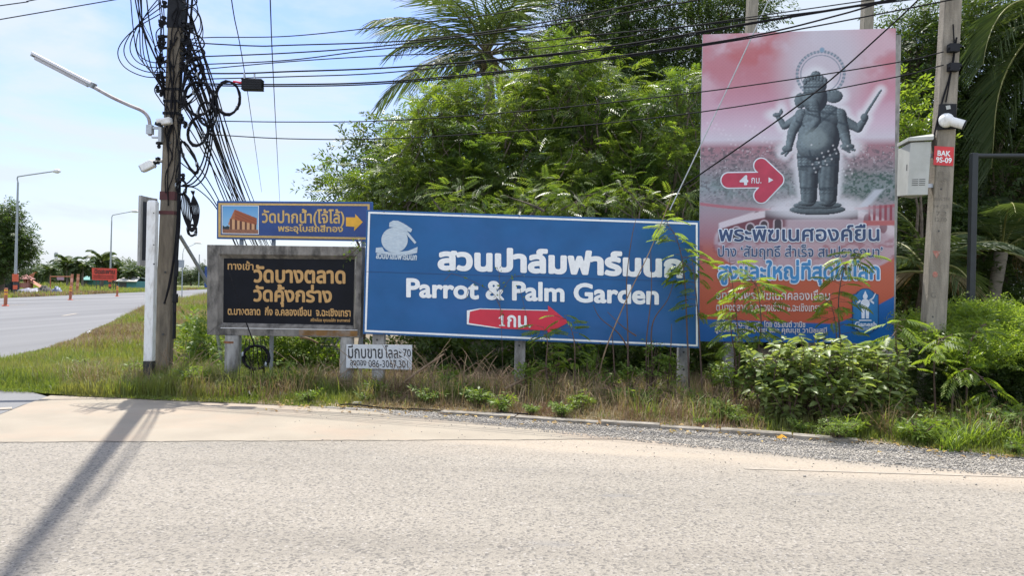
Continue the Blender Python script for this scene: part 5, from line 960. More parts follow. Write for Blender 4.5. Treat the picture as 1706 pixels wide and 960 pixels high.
heap('tarpaulin_heap', 52, 480, 1.6, 0.42, 74, mat('pale blue tarp', (0.17, 0.18, 0.25), 0.6, 0.25, 2), 'long crumpled pale blue tarpaulin heap on the waste ground', 'tarpaulin', 3); heap('tarpaulin_heap', 95, 480, 0.55, 0.6, 74, mat('blue tarp', (0.20, 0.24, 0.36), 0.6, 0.25, 2), 'small upright blue tarpaulin bundle right of the long heap', 'tarpaulin', 4); heap('rubbish_heap', 74, 480, 0.9, 0.6, 74, mat('dark rubbish', (0.10, 0.095, 0.09), 0.9, 0.5, 2), 'dark rubbish heap between the two blue tarpaulins', 'heap', 5)
mp_ = mat('waste ground', (0.27, 0.235, 0.19), 0.95, 0.2, 0.6); sheet('waste_ground', [(P(-30, 480, 76).x, 76), (P(150, 480, 74).x, 74), (P(140, 480, 66).x, 66), (P(60, 480, 63).x, 63), (P(-30, 480, 64).x, 64)], -0.03, mp_)
# mobile mast, traffic sign, blue board
t = thing('lattice_mast', 'distant thin lattice radio mast above the far palms', 'mast', (P(92.5, 470, 300).x, 300, 0)); q = P(92.5, 470, 300); h = P(92.5, 420, 300).z; b = MB()
for sx_ in (-1, 1): b.tube([(q.x+sx_*0.55, 300, 0), (q.x+sx_*0.3, 300, h)], 0.10, 4)
for k in range(14): a_ = h*k/14; c_ = h*(k+1)/14; b.tube([(q.x-0.5, 300, a_), (q.x+0.5, 300, c_)], 0.06, 4); b.tube([(q.x+0.5, 300, a_), (q.x-0.5, 300, c_)], 0.06, 4)
b.build('lattice', M['galv_far'], t); b = MB(); b.box((q.x, 300, h-1.2), (1.3, 0.5, 1.6)); b.build('antenna', M['galv_far'], t)
t = thing('traffic_sign', 'grey back of a small traffic sign beyond the concrete pole', 'sign', (P(301, 480, 62).x, 62, 0)); c = P(300.5, 439.5, 62); b = MB(); b.box(c, (0.62, 0.04, 0.62)); b.build('panel', M['galv_far'], t, bevel=0.02); b = MB(); b.tube([(c.x+0.15, 62.06, 0), (c.x+0.15, 62.06, c.z+0.25)], 0.04, 6); b.build('post', M['galv_far'], t)
t = thing('road_board', 'dark blue road board far off, mostly hidden by the black sign', 'sign', (P(350, 480, 70).x, 70, 0)); c = P(353, 462, 70); b = MB(); b.box(c, (1.3, 0.06, 1.9)); b.build('panel', M['navy'], t); b = MB(); b.tube([(c.x, 70.08, 0), (c.x, 70.08, c.z)], 0.06, 6); b.build('post', M['galv_far'], t)

# ================================================================ TREES
def palm(name, label, base, crown, nfr, flen, seed, cat='palm tree', trunk_r=0.16, nlf=46, droop=1.0, wid=0.045, dry=3, lean=None, elev=(-35, 80), nuts=6, az0=0, lfl=0.22, side_fill=0.78):
    rp = random.Random(seed); t = thing(name, label, cat, base); b = MB(); base = Vector(base); crown = Vector(crown)
    if (crown-base).length > 0.6: b.tube(spline([base-Vector((0, 0, 0.1)), base.lerp(crown, 0.4)+Vector((0.15, 0, 0)), base.lerp(crown, 0.75)+Vector((0.08, 0, 0)), crown], 6), trunk_r, 10); b.build('trunk', M['palmtrunk'], t)
    for k in range(nfr):
        az = az0+k*2.39996+rp.uniform(-.2, .2); el = R(elev[0]+(elev[1]-elev[0])*((k+0.5)/nfr)+rp.uniform(-8, 8)); L_ = flen*rp.uniform(0.85, 1.1); n = 16; pts = []; p = crown.copy(); e = el
        isdry = k < dry
        for i in range(n+1):
            pts.append(p.copy()); d = Vector((math.cos(az)*math.cos(e), math.sin(az)*math.cos(e), math.sin(e))); p = p+d*(L_/n); e -= R(droop*(3.4+0.35*i))*(1.3 if isdry else 1); e = max(e, R(-86))
        fb = MB(); fb.tube(pts, [0.035*(1-0.85*i/n) for i in range(n+1)], 5); rach = fb
        pos = []; dr = []; sz = []; rl_ = []
        for i in range(nlf):
            q = 0.12+0.88*i/nlf; j = min(n-1, int(q*n)); f_ = q*n-j; o = pts[j].lerp(pts[j+1], f_); tg_ = (pts[j+1]-pts[j]).normalized(); sd = tg_.cross(Vector((0, 0, 1)))
            if sd.length < 0.05: sd = Vector((math.sin(az), -math.cos(az), 0))
            sd.normalize()
            for s in (-1, 1):
                dd = (tg_*(0.55+0.35*q)+sd*s*side_fill+Vector((0, 0, -0.22-(0.5 if isdry else 0)+rp.uniform(-.12, .12)))).normalized(); pos.append(o); dr.append(dd); sz.append(L_*lfl*(0.45+0.9*math.sin(math.pi*min(1, 0.18+q*0.75)))*rp.uniform(0.85, 1.1)); rl_.append(s*0.7+rp.uniform(-.25, .25))
        w = wid/ (L_*lfl); tv = np.array([(0, -w*0.35, 0), (0.5, -w*0.5, -0.03), (1, 0, -0.22), (0.5, w*0.5, -0.03), (0, w*0.35, 0)]); tv2 = np.array([tv[0], tv[1], tv[3], tv[4], tv[2]])
        V, Fq = scatter(tv2, np.array([(0, 1, 2, 3), (1, 4, 2, 2)])[:1], np.array(pos), basis(np.array(dr), np.array(rl_)), np.array(sz)); V2, F2 = scatter(tv2, np.array([(1, 4, 2)]), np.array(pos), basis(np.array(dr), np.array(rl_)), np.array(sz))
        rv = np.array([tuple(x) for x in rach.v]); rf = [f for f in rach.f if len(f) == 4]; allV = np.concatenate([V, rv]); allF = np.concatenate([Fq, np.array(rf)+len(V)]); F3 = np.c_[F2, F2[:, 2]]
        # blade tips as narrow quads: split the tip edge so every face keeps four corners
        tipV = (V2.reshape(-1, 5, 3)[:, 4]); side = (V2.reshape(-1, 5, 3)[:, 2]-V2.reshape(-1, 5, 3)[:, 1])*0.12; o_ = len(allV); nb_ = len(tipV); allV = np.concatenate([allV, tipV+side, tipV-side]); ii = np.arange(nb_); F4 = np.stack([ii*5+1, o_+nb_+ii, o_+ii, ii*5+2], 1); allF = np.concatenate([allF, F4])
        mi = np.zeros(len(allF), int); mi[len(Fq):len(Fq)+len(rf)] = 1
        np_mesh('frond', allV, allF, [M['palm_dry'] if isdry else M['palm'], M['rachis']], t, midx=mi)
    if nuts:
        fb = MB()
        for k in range(46):
            a_ = rp.uniform(0, 6.28); o = crown+Vector((rp.uniform(-.12, .12), rp.uniform(-.12, .12), rp.uniform(-.5, .15))); fb.tube([o, o+Vector((math.cos(a_)*0.28, math.sin(a_)*0.28, rp.uniform(-.35, .3)))], [0.05, 0.012], 5)
        fb.build('crown_fibre', M['bark'], t)
    for k in range(nuts):
        a_ = k*1.1; c = crown+Vector((0.22*math.cos(a_), 0.22*math.sin(a_), -0.25-0.08*(k % 3))); b = MB(); b.tube([c+Vector((0, 0, z)) for z in (-0.14, -0.11, -0.04, 0.04, 0.10, 0.13)], [0.02, 0.075, 0.115, 0.115, 0.07, 0.02], 9); b.build('coconut', M['coconut'], t)
    return t
# coconut palm behind the tree mass
d = 23.0; c = P(812, 92, d); palm('coconut_palm', 'coconut palm whose crown rises above the trees left of centre', (c.x+0.3, d, 0), c, 32, 3.7, 3, nlf=50, wid=0.029, dry=3, elev=(-40, 80), az0=0.4, lfl=0.25, droop=0.62)
# right hand palms, one leaning into the picture from beyond the edge
c = P(1765, 30, 17.5); palm('coconut_palm', 'coconut palm hanging long glossy fronds into the upper right edge', (c.x+0.2, 17.5, 0), c, 22, 4.6, 9, nlf=66, wid=0.034, dry=1, elev=(-55, 75), az0=0.2, lfl=0.22, droop=1.0)
c = P(1545, 455, 15.5); palm('young_palm', 'young palm with low fronds behind the foot of the pale pole', (c.x, 15.5, 0), c, 10, 2.0, 12, nlf=42, wid=0.026, dry=2, elev=(0, 85), nuts=0, trunk_r=0.14, lfl=0.26)
c = P(1668, 420, 16.5); palm('young_palm', 'leaning palm in deep shade beyond the black gate frame', (c.x-0.5, 16.8, 0), c, 12, 2.5, 15, nlf=46, wid=0.03, dry=2, elev=(0, 85), nuts=0, trunk_r=0.13)
# feathery trees behind the signs
FT = dict(leafm='leu', tmpl=FEATHER_FINE, size=0.31, per_m2=7.2, m=10, jitter=0.15, trunk_r=0.09, stems=5)
def gx(px, d): return (P(px, 560, d).x, d, 0)
make_tree('feathery_tree', 'light green feathery tree right of the small dark tree, below the palm fronds', 'tree', gx(720, 15), [lobe(720, 250, 78, 62, 15), lobe(680, 310, 75, 48, 14.6), lobe(760, 330, 80, 60, 14.6), lobe(735, 195, 45, 42, 15.2)], **FT)
make_tree('feathery_tree', 'tall light green feathery tree directly below the coconut palm crown', 'tree', gx(850, 15.5), [lobe(830, 205, 90, 62, 15.5), lobe(918, 172, 58, 48, 15.8), lobe(850, 290, 95, 75, 15), lobe(775, 175, 40, 32, 15.5)], **FT)
make_tree('feathery_tree', 'broad light green feathery tree behind the right half of the blue sign', 'tree', gx(990, 15), [lobe(975, 170, 80, 72, 15.4), lobe(1000, 270, 95, 80, 14.8), lobe(940, 330, 70, 45, 14.3), lobe(930, 100, 50, 38, 15.8)], **FT)
make_tree('feathery_tree', 'light green feathery tree pressed against the left edge of the billboard', 'tree', gx(1110, 14.5), [lobe(1100, 200, 72, 72, 14.8), lobe(1125, 290, 68, 70, 14.2), lobe(1060, 320, 60, 55, 14.2), lobe(1140, 150, 45, 40, 15)], **FT)
make_tree('shrubby_tree', 'low yellowish green tree top just above the arrow end of the temple sign', 'tree', gx(640, 14.3), [lobe(640, 318, 58, 34, 14.3), lobe(590, 325, 42, 22, 14.5)], leafm='leu', tmpl=FEATHER, size=0.30, per_m2=9, m=6, jitter=0.14, trunk_r=0.06)
for i, (px, py, rx, ry, lab) in enumerate(((770, 338, 50, 26, 'sunlit feathery shrub above the first words of the blue sign'), (880, 335, 55, 30, 'sunlit feathery shrub above the middle of the blue sign'), (965, 330, 40, 26, 'sunlit feathery shrub over the blue sign, left of the rounded one'), (1055, 325, 42, 34, 'rounded sunlit feathery shrub above the right part of the blue sign'), (1130, 345, 34, 26, 'sunlit feathery shrub in the corner between blue sign and billboard'))):
    make_tree('feathery_shrub', lab, 'shrub', gx(px, 12.9), [lobe(px, py, rx, ry, 12.9), lobe(px+18, py+35, rx, ry, 12.8)], leafm='leu', tmpl=FEATHER_FINE, size=0.22, per_m2=10, m=5, jitter=0.12, trunk_r=0.03, stems=2)
make_tree('small_tree', 'small darker tree with sparse twiggy top against the sky, left of the feathery trees', 'tree', gx(600, 16.5), [lobe(600, 285, 58, 52, 16.5), lobe(560, 315, 48, 32, 16.2), lobe(645, 255, 42, 58, 16.8), lobe(620, 230, 26, 30, 16.8), lobe(648, 210, 13, 20, 16.8)], leafm='mid', tmpl=SPRIG, size=0.27, per_m2=7, m=6, jitter=0.14, trunk_r=0.07, min_r=0.35)
# darker, taller crowns further back
DT = dict(leafm='dark', tmpl=SPRIG_FINE, size=0.42, per_m2=8.0, m=8, jitter=0.24, trunk_r=0.15)
make_tree('tall_dark_tree', 'tall dark tree behind the feathery trees, next to the palm crown', 'tree', gx(960, 20), [lobe(985, 60, 50, 70, 20), lobe(1000, 150, 85, 80, 19.5), lobe(950, 10, 38, 50, 20.3), lobe(930, 215, 90, 70, 19.2)], **DT)
make_tree('tall_dark_tree', 'tall drooping dark tree in the middle, its top cut by the picture edge', 'tree', gx(1060, 20.5), [lobe(1060, 20, 58, 70, 20.5), lobe(1085, 90, 48, 55, 20), lobe(1040, 200, 80, 90, 19.5), lobe(1030, -40, 50, 50, 20.5)], **DT)
make_tree('tall_dark_tree', 'tall dark tree rising just left of the billboard top', 'tree', gx(1170, 19.5), [lobe(1165, 60, 58, 60, 19.5), lobe(1150, 160, 60, 70, 19.2), lobe(1180, 0, 52, 50, 19.8), lobe(1225, 20, 50, 34, 19.8), lobe(1140, 270, 80, 90, 18.8)], **DT)
make_tree('tall_dark_tree', 'dark tree filling the gap between billboard and pale pole', 'tree', gx(1530, 18), [lobe(1525, 110, 58, 80, 18.5), lobe(1520, 230, 60, 80, 18), lobe(1530, 380, 80, 110, 17.5), lobe(1580, 80, 80, 50, 18.5), lobe(1510, 60, 30, 26, 18.5)], **DT)
make_tree('tall_dark_tree', 'deep green tree behind the palm fronds at the right edge', 'tree', gx(1660, 18.5), [lobe(1650, 130, 90, 110, 18.5), lobe(1650, 300, 100, 120, 18.3), lobe(1720, 200, 90, 140, 19), lobe(1640, 450, 120, 100, 18), lobe(1700, 10, 90, 70, 19)], **DT)
make_tree('bushy_tree', 'sunlit yellow green bush top between billboard and pale pole', 'tree', gx(1520, 16), [lobe(1522, 195, 42, 45, 16), lobe(1512, 250, 35, 40, 16)], leafm='leu_light', tmpl=SPRIG, size=0.30, per_m2=9, m=6, jitter=0.14, trunk_r=0.07)
make_tree('back_tree', 'dark thick tree deep behind the left part of the blue sign', 'tree', gx(740, 19), [lobe(700, 340, 90, 60, 18.5), lobe(790, 280, 100, 90, 19), lobe(850, 360, 120, 90, 18)], **DT)
make_tree('back_tree', 'dark thick tree deep behind the right part of the blue sign', 'tree', gx(1020, 18), [lobe(980, 350, 110, 90, 18), lobe(1100, 340, 100, 100, 17.5), lobe(1040, 430, 140, 90, 17)], **DT)
# undergrowth close behind the signs, down to the ground
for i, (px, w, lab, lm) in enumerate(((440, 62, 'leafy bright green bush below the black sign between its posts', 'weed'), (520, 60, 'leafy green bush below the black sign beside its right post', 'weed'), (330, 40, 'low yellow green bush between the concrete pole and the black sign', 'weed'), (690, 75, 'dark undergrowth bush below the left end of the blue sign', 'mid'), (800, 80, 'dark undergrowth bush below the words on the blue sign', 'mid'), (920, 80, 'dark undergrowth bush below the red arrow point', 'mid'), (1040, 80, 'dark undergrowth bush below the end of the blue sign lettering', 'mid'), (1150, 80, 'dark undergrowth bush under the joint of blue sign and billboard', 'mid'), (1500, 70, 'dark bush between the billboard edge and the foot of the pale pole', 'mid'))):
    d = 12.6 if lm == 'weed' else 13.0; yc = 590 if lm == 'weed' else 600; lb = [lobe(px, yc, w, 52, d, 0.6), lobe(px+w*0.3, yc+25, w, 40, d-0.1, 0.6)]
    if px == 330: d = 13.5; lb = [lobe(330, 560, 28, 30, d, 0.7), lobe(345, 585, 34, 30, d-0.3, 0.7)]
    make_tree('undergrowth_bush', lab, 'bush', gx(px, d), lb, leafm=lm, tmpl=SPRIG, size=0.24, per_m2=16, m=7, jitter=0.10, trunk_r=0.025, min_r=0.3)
# wood mass closing the view between the trunks
V, Fq = [], []
pc = np.stack([rng.uniform(-2.5, 15, 5200), rng.uniform(21.5, 25, 5200), rng.uniform(0, 1, 5200)], 1); topz = np.interp(pc[:, 0], [-2.5, -1, 2, 6, 15], [2.6, 4.2, 5.5, 6.5, 6.5])*rng.uniform(0.8, 1.05, 5200); pc[:, 2] *= topz
dv_ = rng.normal(size=(5200, 3)); V, Fq = sprays(pc, dv_, 5, 0.35, 0.5, SPRIG, 0.1); tag(np_mesh('woods', V, Fq, M['fardark']), 'dark woods closing the view behind the trees', 'woods', kind='stuff')
# far trees over the main road
def far_tree(px, base_d, top, w, label, m='fardark', grp=None, size=1.0): 
    d = base_d; h = 480-top; return make_tree('far_tree', label, 'tree', (P(px, 480, d).x, d, 0), [lobe(px, top+h*0.30-4, w, h*0.30, d), lobe(px-w*0.55, top+h*0.5-6, w*0.75, h*0.26, d), lobe(px+w*0.55, top+h*0.52-6, w*0.7, h*0.25, d), lobe(px, top+h*0.62-8, w*0.9, h*0.22, d)], m, SPRIG, size, 1.3/size, 6, 0.4*size, 0.22, group=grp, twigs=0.05)
make_tree('roadside_tree', 'big dark leafy tree at the far left picture edge across the road', 'tree', (P(4, 480, 70).x, 70, 0), [lobe(8, 375, 30, 32, 70), lobe(-22, 385, 40, 45, 71), lobe(30, 405, 22, 28, 69.5), lobe(5, 430, 38, 30, 69), lobe(42, 425, 12, 20, 69.5), lobe(-40, 440, 40, 34, 70)], 'dark', SPRIG, 0.62, 3.2, 8, 0.32, 0.3, min_r=0.4)
for a_ in ((58, 150, 452, 16, 'dark far tree behind the canopy stall', 'fardark'), (82, 170, 450, 14, 'dark far tree below the radio mast', 'fardark'), (100, 140, 456, 15, 'pale far tree behind the violet banner', 'far'), (128, 160, 450, 14, 'dark far tree between two far palms', 'fardark'), (152, 150, 444, 14, 'tall pale far tree over the red sign', 'far'), (183, 170, 446, 13, 'dark far tree behind the lamp by the red sign', 'fardark'), (203, 150, 444, 17, 'pale far tree above the grey roofed shed', 'far'), (226, 140, 448, 18, 'broad far tree left of the white post', 'fardark'), (250, 145, 452, 18, 'far tree half hidden by the concrete pole', 'far'), (318, 210, 455, 16, 'far tree between pole and black sign', 'far'), (345, 190, 446, 16, 'darker far tree touching the black sign frame', 'fardark')): far_tree(*a_[:5], m=a_[5], size=0.9)
pt = palm('far_palm', 'far palm tree under the radio mast, tallest of the palms across the road', (P(111, 480, 120).x, 120, 0), P(112, 442, 120), 16, 2.9, 4, nlf=16, wid=0.30, dry=0, nuts=0, trunk_r=0.2)
for px, py, d, lab in ((170, 437, 125, 'far palm tree above the right half of the red sign'), (138, 447, 120, 'far palm tree above the green roofed shed'), (84, 452, 115, 'low far palm left of the tallest palm'), (63, 459, 118, 'low far palm behind the canopy stall'), (196, 452, 128, 'far palm just left of the grey roofed shed'), (218, 456, 122, 'far palm over the end of the grey roof')):
    q = P(px, py, d); k = copy_tree(pt); k.location = (q.x, d, 0); k.scale = (q.z/P(112, 442, 120).z,)*3; k.rotation_euler = (0, 0, px*0.7); k['label'] = lab
# tree line stuff at the horizon
n = 5200; xx = rng.uniform(-330, 40, n); yy = rng.uniform(225, 245, n); zz = rng.random(n)*(3.6+2.2*np.sin(xx*0.09)+1.4*np.sin(xx*0.31+1))*(yy*0+1); pc = np.stack([xx, yy, zz], 1); V, Fq = sprays(pc, rng.normal(size=(n, 3)), 4, 0.7, 1.7, SPRIG, 0.1); tag(np_mesh('far_woods', V, Fq, M['far']), 'low green line of far woods on the horizon across the road', 'woods', kind='stuff')

# ================================================================ PLANTS, GRASS AND SMALL THINGS IN FRONT
def blades(name, pos, h, w, mats, label, lean=0.45, cat='grass'):
    """curved grass blades: two-segment tapering strips"""
    n = len(pos); az = rng.uniform(0, 2*np.pi, n); ln = np.abs(rng.normal(0.35, 0.3, n))*lean*2; d = np.stack([np.cos(az), np.sin(az), np.zeros(n)], 1); s = np.stack([-np.sin(az), np.cos(az), np.zeros(n)], 1)*(w/2)[:, None]; z = np.array([0, 0, 1.0])
    h = h[:, None]; m = pos+d*(ln[:, None]*h*0.35)+z*h*0.6; t = pos+d*(ln[:, None]*h*1.0)+z*h*(1-0.35*np.minimum(ln, 1.6)[:, None]*0.8)
    V = np.stack([pos-s, pos+s, m+s*0.75, m-s*0.75, t+s*0.15, t-s*0.15], 1).reshape(-1, 3); k = (np.arange(n)*6)[:, None]; Fq = np.concatenate([k+np.array([0, 1, 2, 3]), k+np.array([3, 2, 4, 5])])
    o = np_mesh(name, V, Fq, mats); return tag(o, label, cat, kind='stuff')
PW = P(248, 641, 11.35)
def near_post(x, y): return np.where((np.abs(x-PW.x) < 0.45) & (y > PW.y-1.1) & (y < PW.y+0.2), 0.35, 1.0)
def noise2(x, y, s, seed): return fbm(x*s+100, y*s+100, 3, seed)
# verge strip in front of and under the signs
n = 150000; x = rng.uniform(-8.5, 8.5, n); ey = edge_at(x); y = ey+rng.random(n)**1.25*(13.2-ey)-0.02
wob = 0.10*(noise2(x, y*0, 1.6, 3)-0.5); y = y+wob
dry = sst(0.40, 0.56, noise2(x, y, 0.9, 7)+0.17*sst(-2.6, -1.4, x)*sst(4.5, 3.0, x)*sst(8.9, 9.5, y)-0.20*(x > 4.2)-0.18*(x < -3.2)); dens = 0.45+0.55*sst(0.3, 0.55, noise2(x, y, 1.8, 9)); keep = rng.random(n) < dens
isd = rng.random(n) < dry*0.92; front = sst(0.0, 0.5, y-edge_at(x)); hh = (0.030+0.075*front+0.15*np.maximum(0, noise2(x, y, 1.6, 12)-0.38)*front+0.10*sst(10.4, 11.2, y))*rng.uniform(0.5, 1.4, n)*near_post(x, y)
on_kerb = (x > -0.9) & (x < 4.0) & (np.abs(y-edge_at(x)) < 0.09) & (rng.random(n) < 0.8); keep &= ~on_kerb; base = np.stack([x, y, np.full(n, 0.012)], 1)
g = keep & ~isd; blades('grass', base[g], hh[g], rng.uniform(0.005, 0.012, g.sum()), M['grass'], 'short green verge grass along the road edge'); g = keep & isd; blades('dry_grass', base[g], hh[g]*1.05, rng.uniform(0.003, 0.008, g.sum()), M['drygrass'], 'straw coloured dry grass mixed into the verge', 0.8)
cl = rng.uniform(0, 1, (230, 2)); cx_ = -6.5+13.5*cl[:, 0]; cy_ = edge_at(cx_)+0.45+(11.1-edge_at(cx_))*cl[:, 1]*0.8; wi = rng.integers(0, 230, 16000); x = cx_[wi]+rng.normal(0, 0.12, 16000); y = cy_[wi]+rng.normal(0, 0.10, 16000); hh = rng.uniform(0.12, 0.40, 16000)*(0.6+0.8*rng.random(230)[wi]); isd = (wi % 5) < 3; base = np.stack([x, y, np.full(16000, 0.012)], 1)
blades('grass_clumps', base[~isd], hh[~isd], rng.uniform(0.005, 0.011, (~isd).sum()), M['grass'], 'taller rough green grass clumps on the verge', 0.7); blades('straw_clumps', base[isd], hh[isd]*1.1, rng.uniform(0.003, 0.007, isd.sum()), M['drygrass'], 'taller rough straw clumps on the verge', 1.0)
# the grassy corner between main road and side road, thinning with distance
n = 120000; yy = 10.0*np.exp(rng.random(n)*math.log(6.4)); me_x = np.array([p[0] for p in medge]); me_y = np.array([p[1] for p in medge]); o_ = np.argsort(me_y); lo_x = np.interp(yy, me_y[o_], me_x[o_]); hi_x = np.minimum(-3.4, -3.4-0.0*(yy)); hi_x = np.where(yy > 14, -3.0-(yy-14)*0.30, -3.4)
x = lo_x-0.05+(hi_x-lo_x)*rng.random(n)**1.15; y = yy; k = y > edge_at(x)+0.02; x, y = x[k], y[k]; n = len(x); dry = sst(0.42, 0.58, noise2(x, y, 0.55, 17)+0.05); isd = rng.random(n) < dry*0.85; hh = (0.05+0.36*np.maximum(0, noise2(x, y, 0.8, 22)-0.3)+0.004*y)*rng.uniform(0.5, 1.4, n)*(1+0.010*y)*sst(-0.2, 0.8, x-lo_x[k])**0.5*near_post(x, y); wd = rng.uniform(0.006, 0.012, n)*(0.5+y/20)
base = np.stack([x, y, np.full(n, 0.012)], 1); blades('grass', base[~isd], hh[~isd], wd[~isd], M['grass'], 'green grass on the corner between the two roads'); blades('dry_grass', base[isd], hh[isd], wd[isd]*0.8, M['drygrass'], 'dry straw grass on the corner between the two roads', 0.7)
# verge across the main road
n = 26000; yy = rng.uniform(45, 150, n); xe = np.interp(yy, [-30, 54, 133, 480], [-20, -35.7, -53, -130]); x = xe-rng.random(n)**1.5*30-0.1; base = np.stack([x, yy, np.full(n, -0.05)], 1); isd = rng.random(n) < sst(0.45, 0.6, noise2(x, yy, 0.09, 31)); hh = rng.uniform(0.15, 0.45, n)*(1+1.2*sst(8, 24, xe-x)); wd = rng.uniform(0.05, 0.10, n)
blades('grass', base[~isd], hh[~isd], wd[~isd], M['grass'], 'green grass on the far verge of the main road'); blades('dry_grass', base[isd], hh[isd], wd[isd], M['drygrass'], 'dry grass on the far verge of the main road')
# gravel stones on the shoulder and loose grit on the road
def stones(name, pos, size, m, label, cat='gravel', kind='stuff'):
    tv = np.array([(1, 0, 0), (-1, 0.1, 0), (0.1, 1, 0.05), (-0.1, -0.9, 0), (0, 0.1, 0.8), (0.05, 0, -0.6)])*0.5; tf = np.array([(0, 2, 4), (2, 1, 4), (1, 3, 4), (3, 0, 4), (2, 0, 5), (1, 2, 5), (3, 1, 5), (0, 3, 5)]); V, Fq = scatter(tv, tf, pos, basis(rng.normal(size=(len(pos), 3))*np.array([1, 1, 0.3]), rng.normal(size=len(pos))), size); return tag(np_mesh(name, V, Fq, m), label, cat, kind=kind)
mstone, tst, bst = new_mat('stone'); gq = tst.nodes.new('ShaderNodeNewGeometry'); crq = tst.nodes.new('ShaderNodeValToRGB'); crq.color_ramp.elements[0].color = (0.22, 0.203, 0.178, 1); crq.color_ramp.elements[1].color = (0.43, 0.395, 0.345, 1); tst.links.new(gq.outputs['Random Per Island'], crq.inputs[0]); tst.links.new(crq.outputs[0], bst.inputs['Base Color']); bst.inputs['Roughness'].default_value = 0.9
rf = np.array([g2(*p) for p in ROADFAR]); n = 26000; x = rng.uniform(-2.3, 8.5, n); y0 = np.interp(x, rf[:, 0], rf[:, 1]); y1 = edge_at(x); q = rng.random(n); y = y0-0.15+(y1-y0+0.18)*q**0.8; stones('gravel', np.stack([x, y, np.full(n, 0.008)], 1), rng.uniform(0.007, 0.024, n)*np.where(rng.random(n) < 0.04, 1.7, 1), mstone, 'grey gravel along the shoulder between road and kerb')
n = 420; x = rng.uniform(-2.5, 7, n); y = np.interp(x, rf[:, 0], rf[:, 1])-np.abs(rng.normal(0, 0.9, n)); stones('grit', np.stack([x, y, np.full(n, 0.008)], 1), rng.uniform(0.005, 0.020, n)*(1+(rng.random(n) < 0.06)*0.8), mstone, 'loose dark grit scattered over the dusty road')
n = 700; x = rng.uniform(-3, 8, n); y = edge_at(x)+rng.normal(0.0, 0.25, n); V, Fq = scatter(*LEAFQ, np.stack([x, y, np.full(n, 0.03)], 1), basis(rng.normal(size=(n, 3))*np.array([1, 1, 0.15]), rng.normal(size=n)*0.3), rng.uniform(0.03, 0.08, n)); tag(np_mesh('fallen_leaves', V, Fq, M['fallen']), 'brown and yellow fallen leaves along the kerb', 'leaves', kind='stuff')
# broad leaved plants
def plant(name, label, cat, base, h, w, nst, tmpl, leafm, lsz, per, seed, group=None, stemm='stem', droop=0.3, r=0.010, lean=(0, 0), qlo=0.25):
    rp = random.Random(seed); t = thing(name, label, cat, base, group); b = MB(); base = Vector(base); pos = []; dr = []
    for k in range(nst):
        a = rp.uniform(0, 6.28); sp_ = w*rp.random()**0.6; tip = base+Vector((math.cos(a)*sp_+lean[0], math.sin(a)*sp_+lean[1], h*rp.uniform(0.65, 1.05))); mid = base.lerp(tip, 0.5)+Vector((rp.uniform(-.08, .08)*h, rp.uniform(-.08, .08)*h, 0.08*h)); pts = spline([base+Vector((rp.uniform(-.15, .15)*w, rp.uniform(-.15, .15)*w, -0.03)), mid, tip], 5); b.tube(pts, [r*(1-0.75*i/(len(pts)-1)) for i in range(len(pts))], 5)
        for i in range(per):
            q = qlo+(1-qlo)*rp.random()**0.8; j = min(len(pts)-2, int(q*(len(pts)-1))); pos.append(tuple(pts[j].lerp(pts[j+1], rp.random()))); a2 = rp.uniform(0, 6.28); dr.append((math.cos(a2), math.sin(a2), rp.uniform(-droop, 0.45)))
    b.build('stems', M[stemm], t); rg = np.random.default_rng(seed); V, Fq = scatter(*tmpl, np.array(pos), basis(np.array(dr), rg.normal(size=len(pos))*0.4), lsz*rg.uniform(0.6, 1.25, len(pos))); np_mesh('leaves', V, Fq, M[leafm], t); return t
for i, (px, py, d, h, w, lab) in enumerate(((1290, 700, 9.15, 0.92, 0.42, 'broad leaved pale green bush at the lower left corner foot of the billboard text'), (1345, 705, 9.10, 1.02, 0.45, 'broad leaved pale green bush, tallest in front of the blue billboard foot'), (1405, 700, 9.15, 1.0, 0.50, 'broad leaved pale green bush just left of the blue badge'), (1462, 700, 9.2, 0.96, 0.45, 'broad leaved pale green bush in front of the billboard badge'), (1385, 712, 8.85, 0.66, 0.45, 'lower broad leaved bush leaning over the kerb in front of the taller ones'), (1310, 712, 8.95, 0.6, 0.4, 'lower broad leaved bush beside the kerb at the left end of the bush row'), (1450, 716, 8.95, 0.62, 0.42, 'lower broad leaved bush in front of the blue badge, touching the grass tussocks'))):
    q = P(px, py, d); plant('broadleaf_bush', lab, 'bush', (q.x, d, 0), h, w, 32, LEAF, 'broad', 0.135, 21, 40+i, qlo=0.06)
q = P(1225, 700, 9.9); plant('broadleaf_bush', 'small dull green broad leaved bush at the left end of the bush row', 'bush', (q.x, 9.9, 0), 0.62, 0.35, 14, LEAF, 'weed', 0.10, 12, 51)
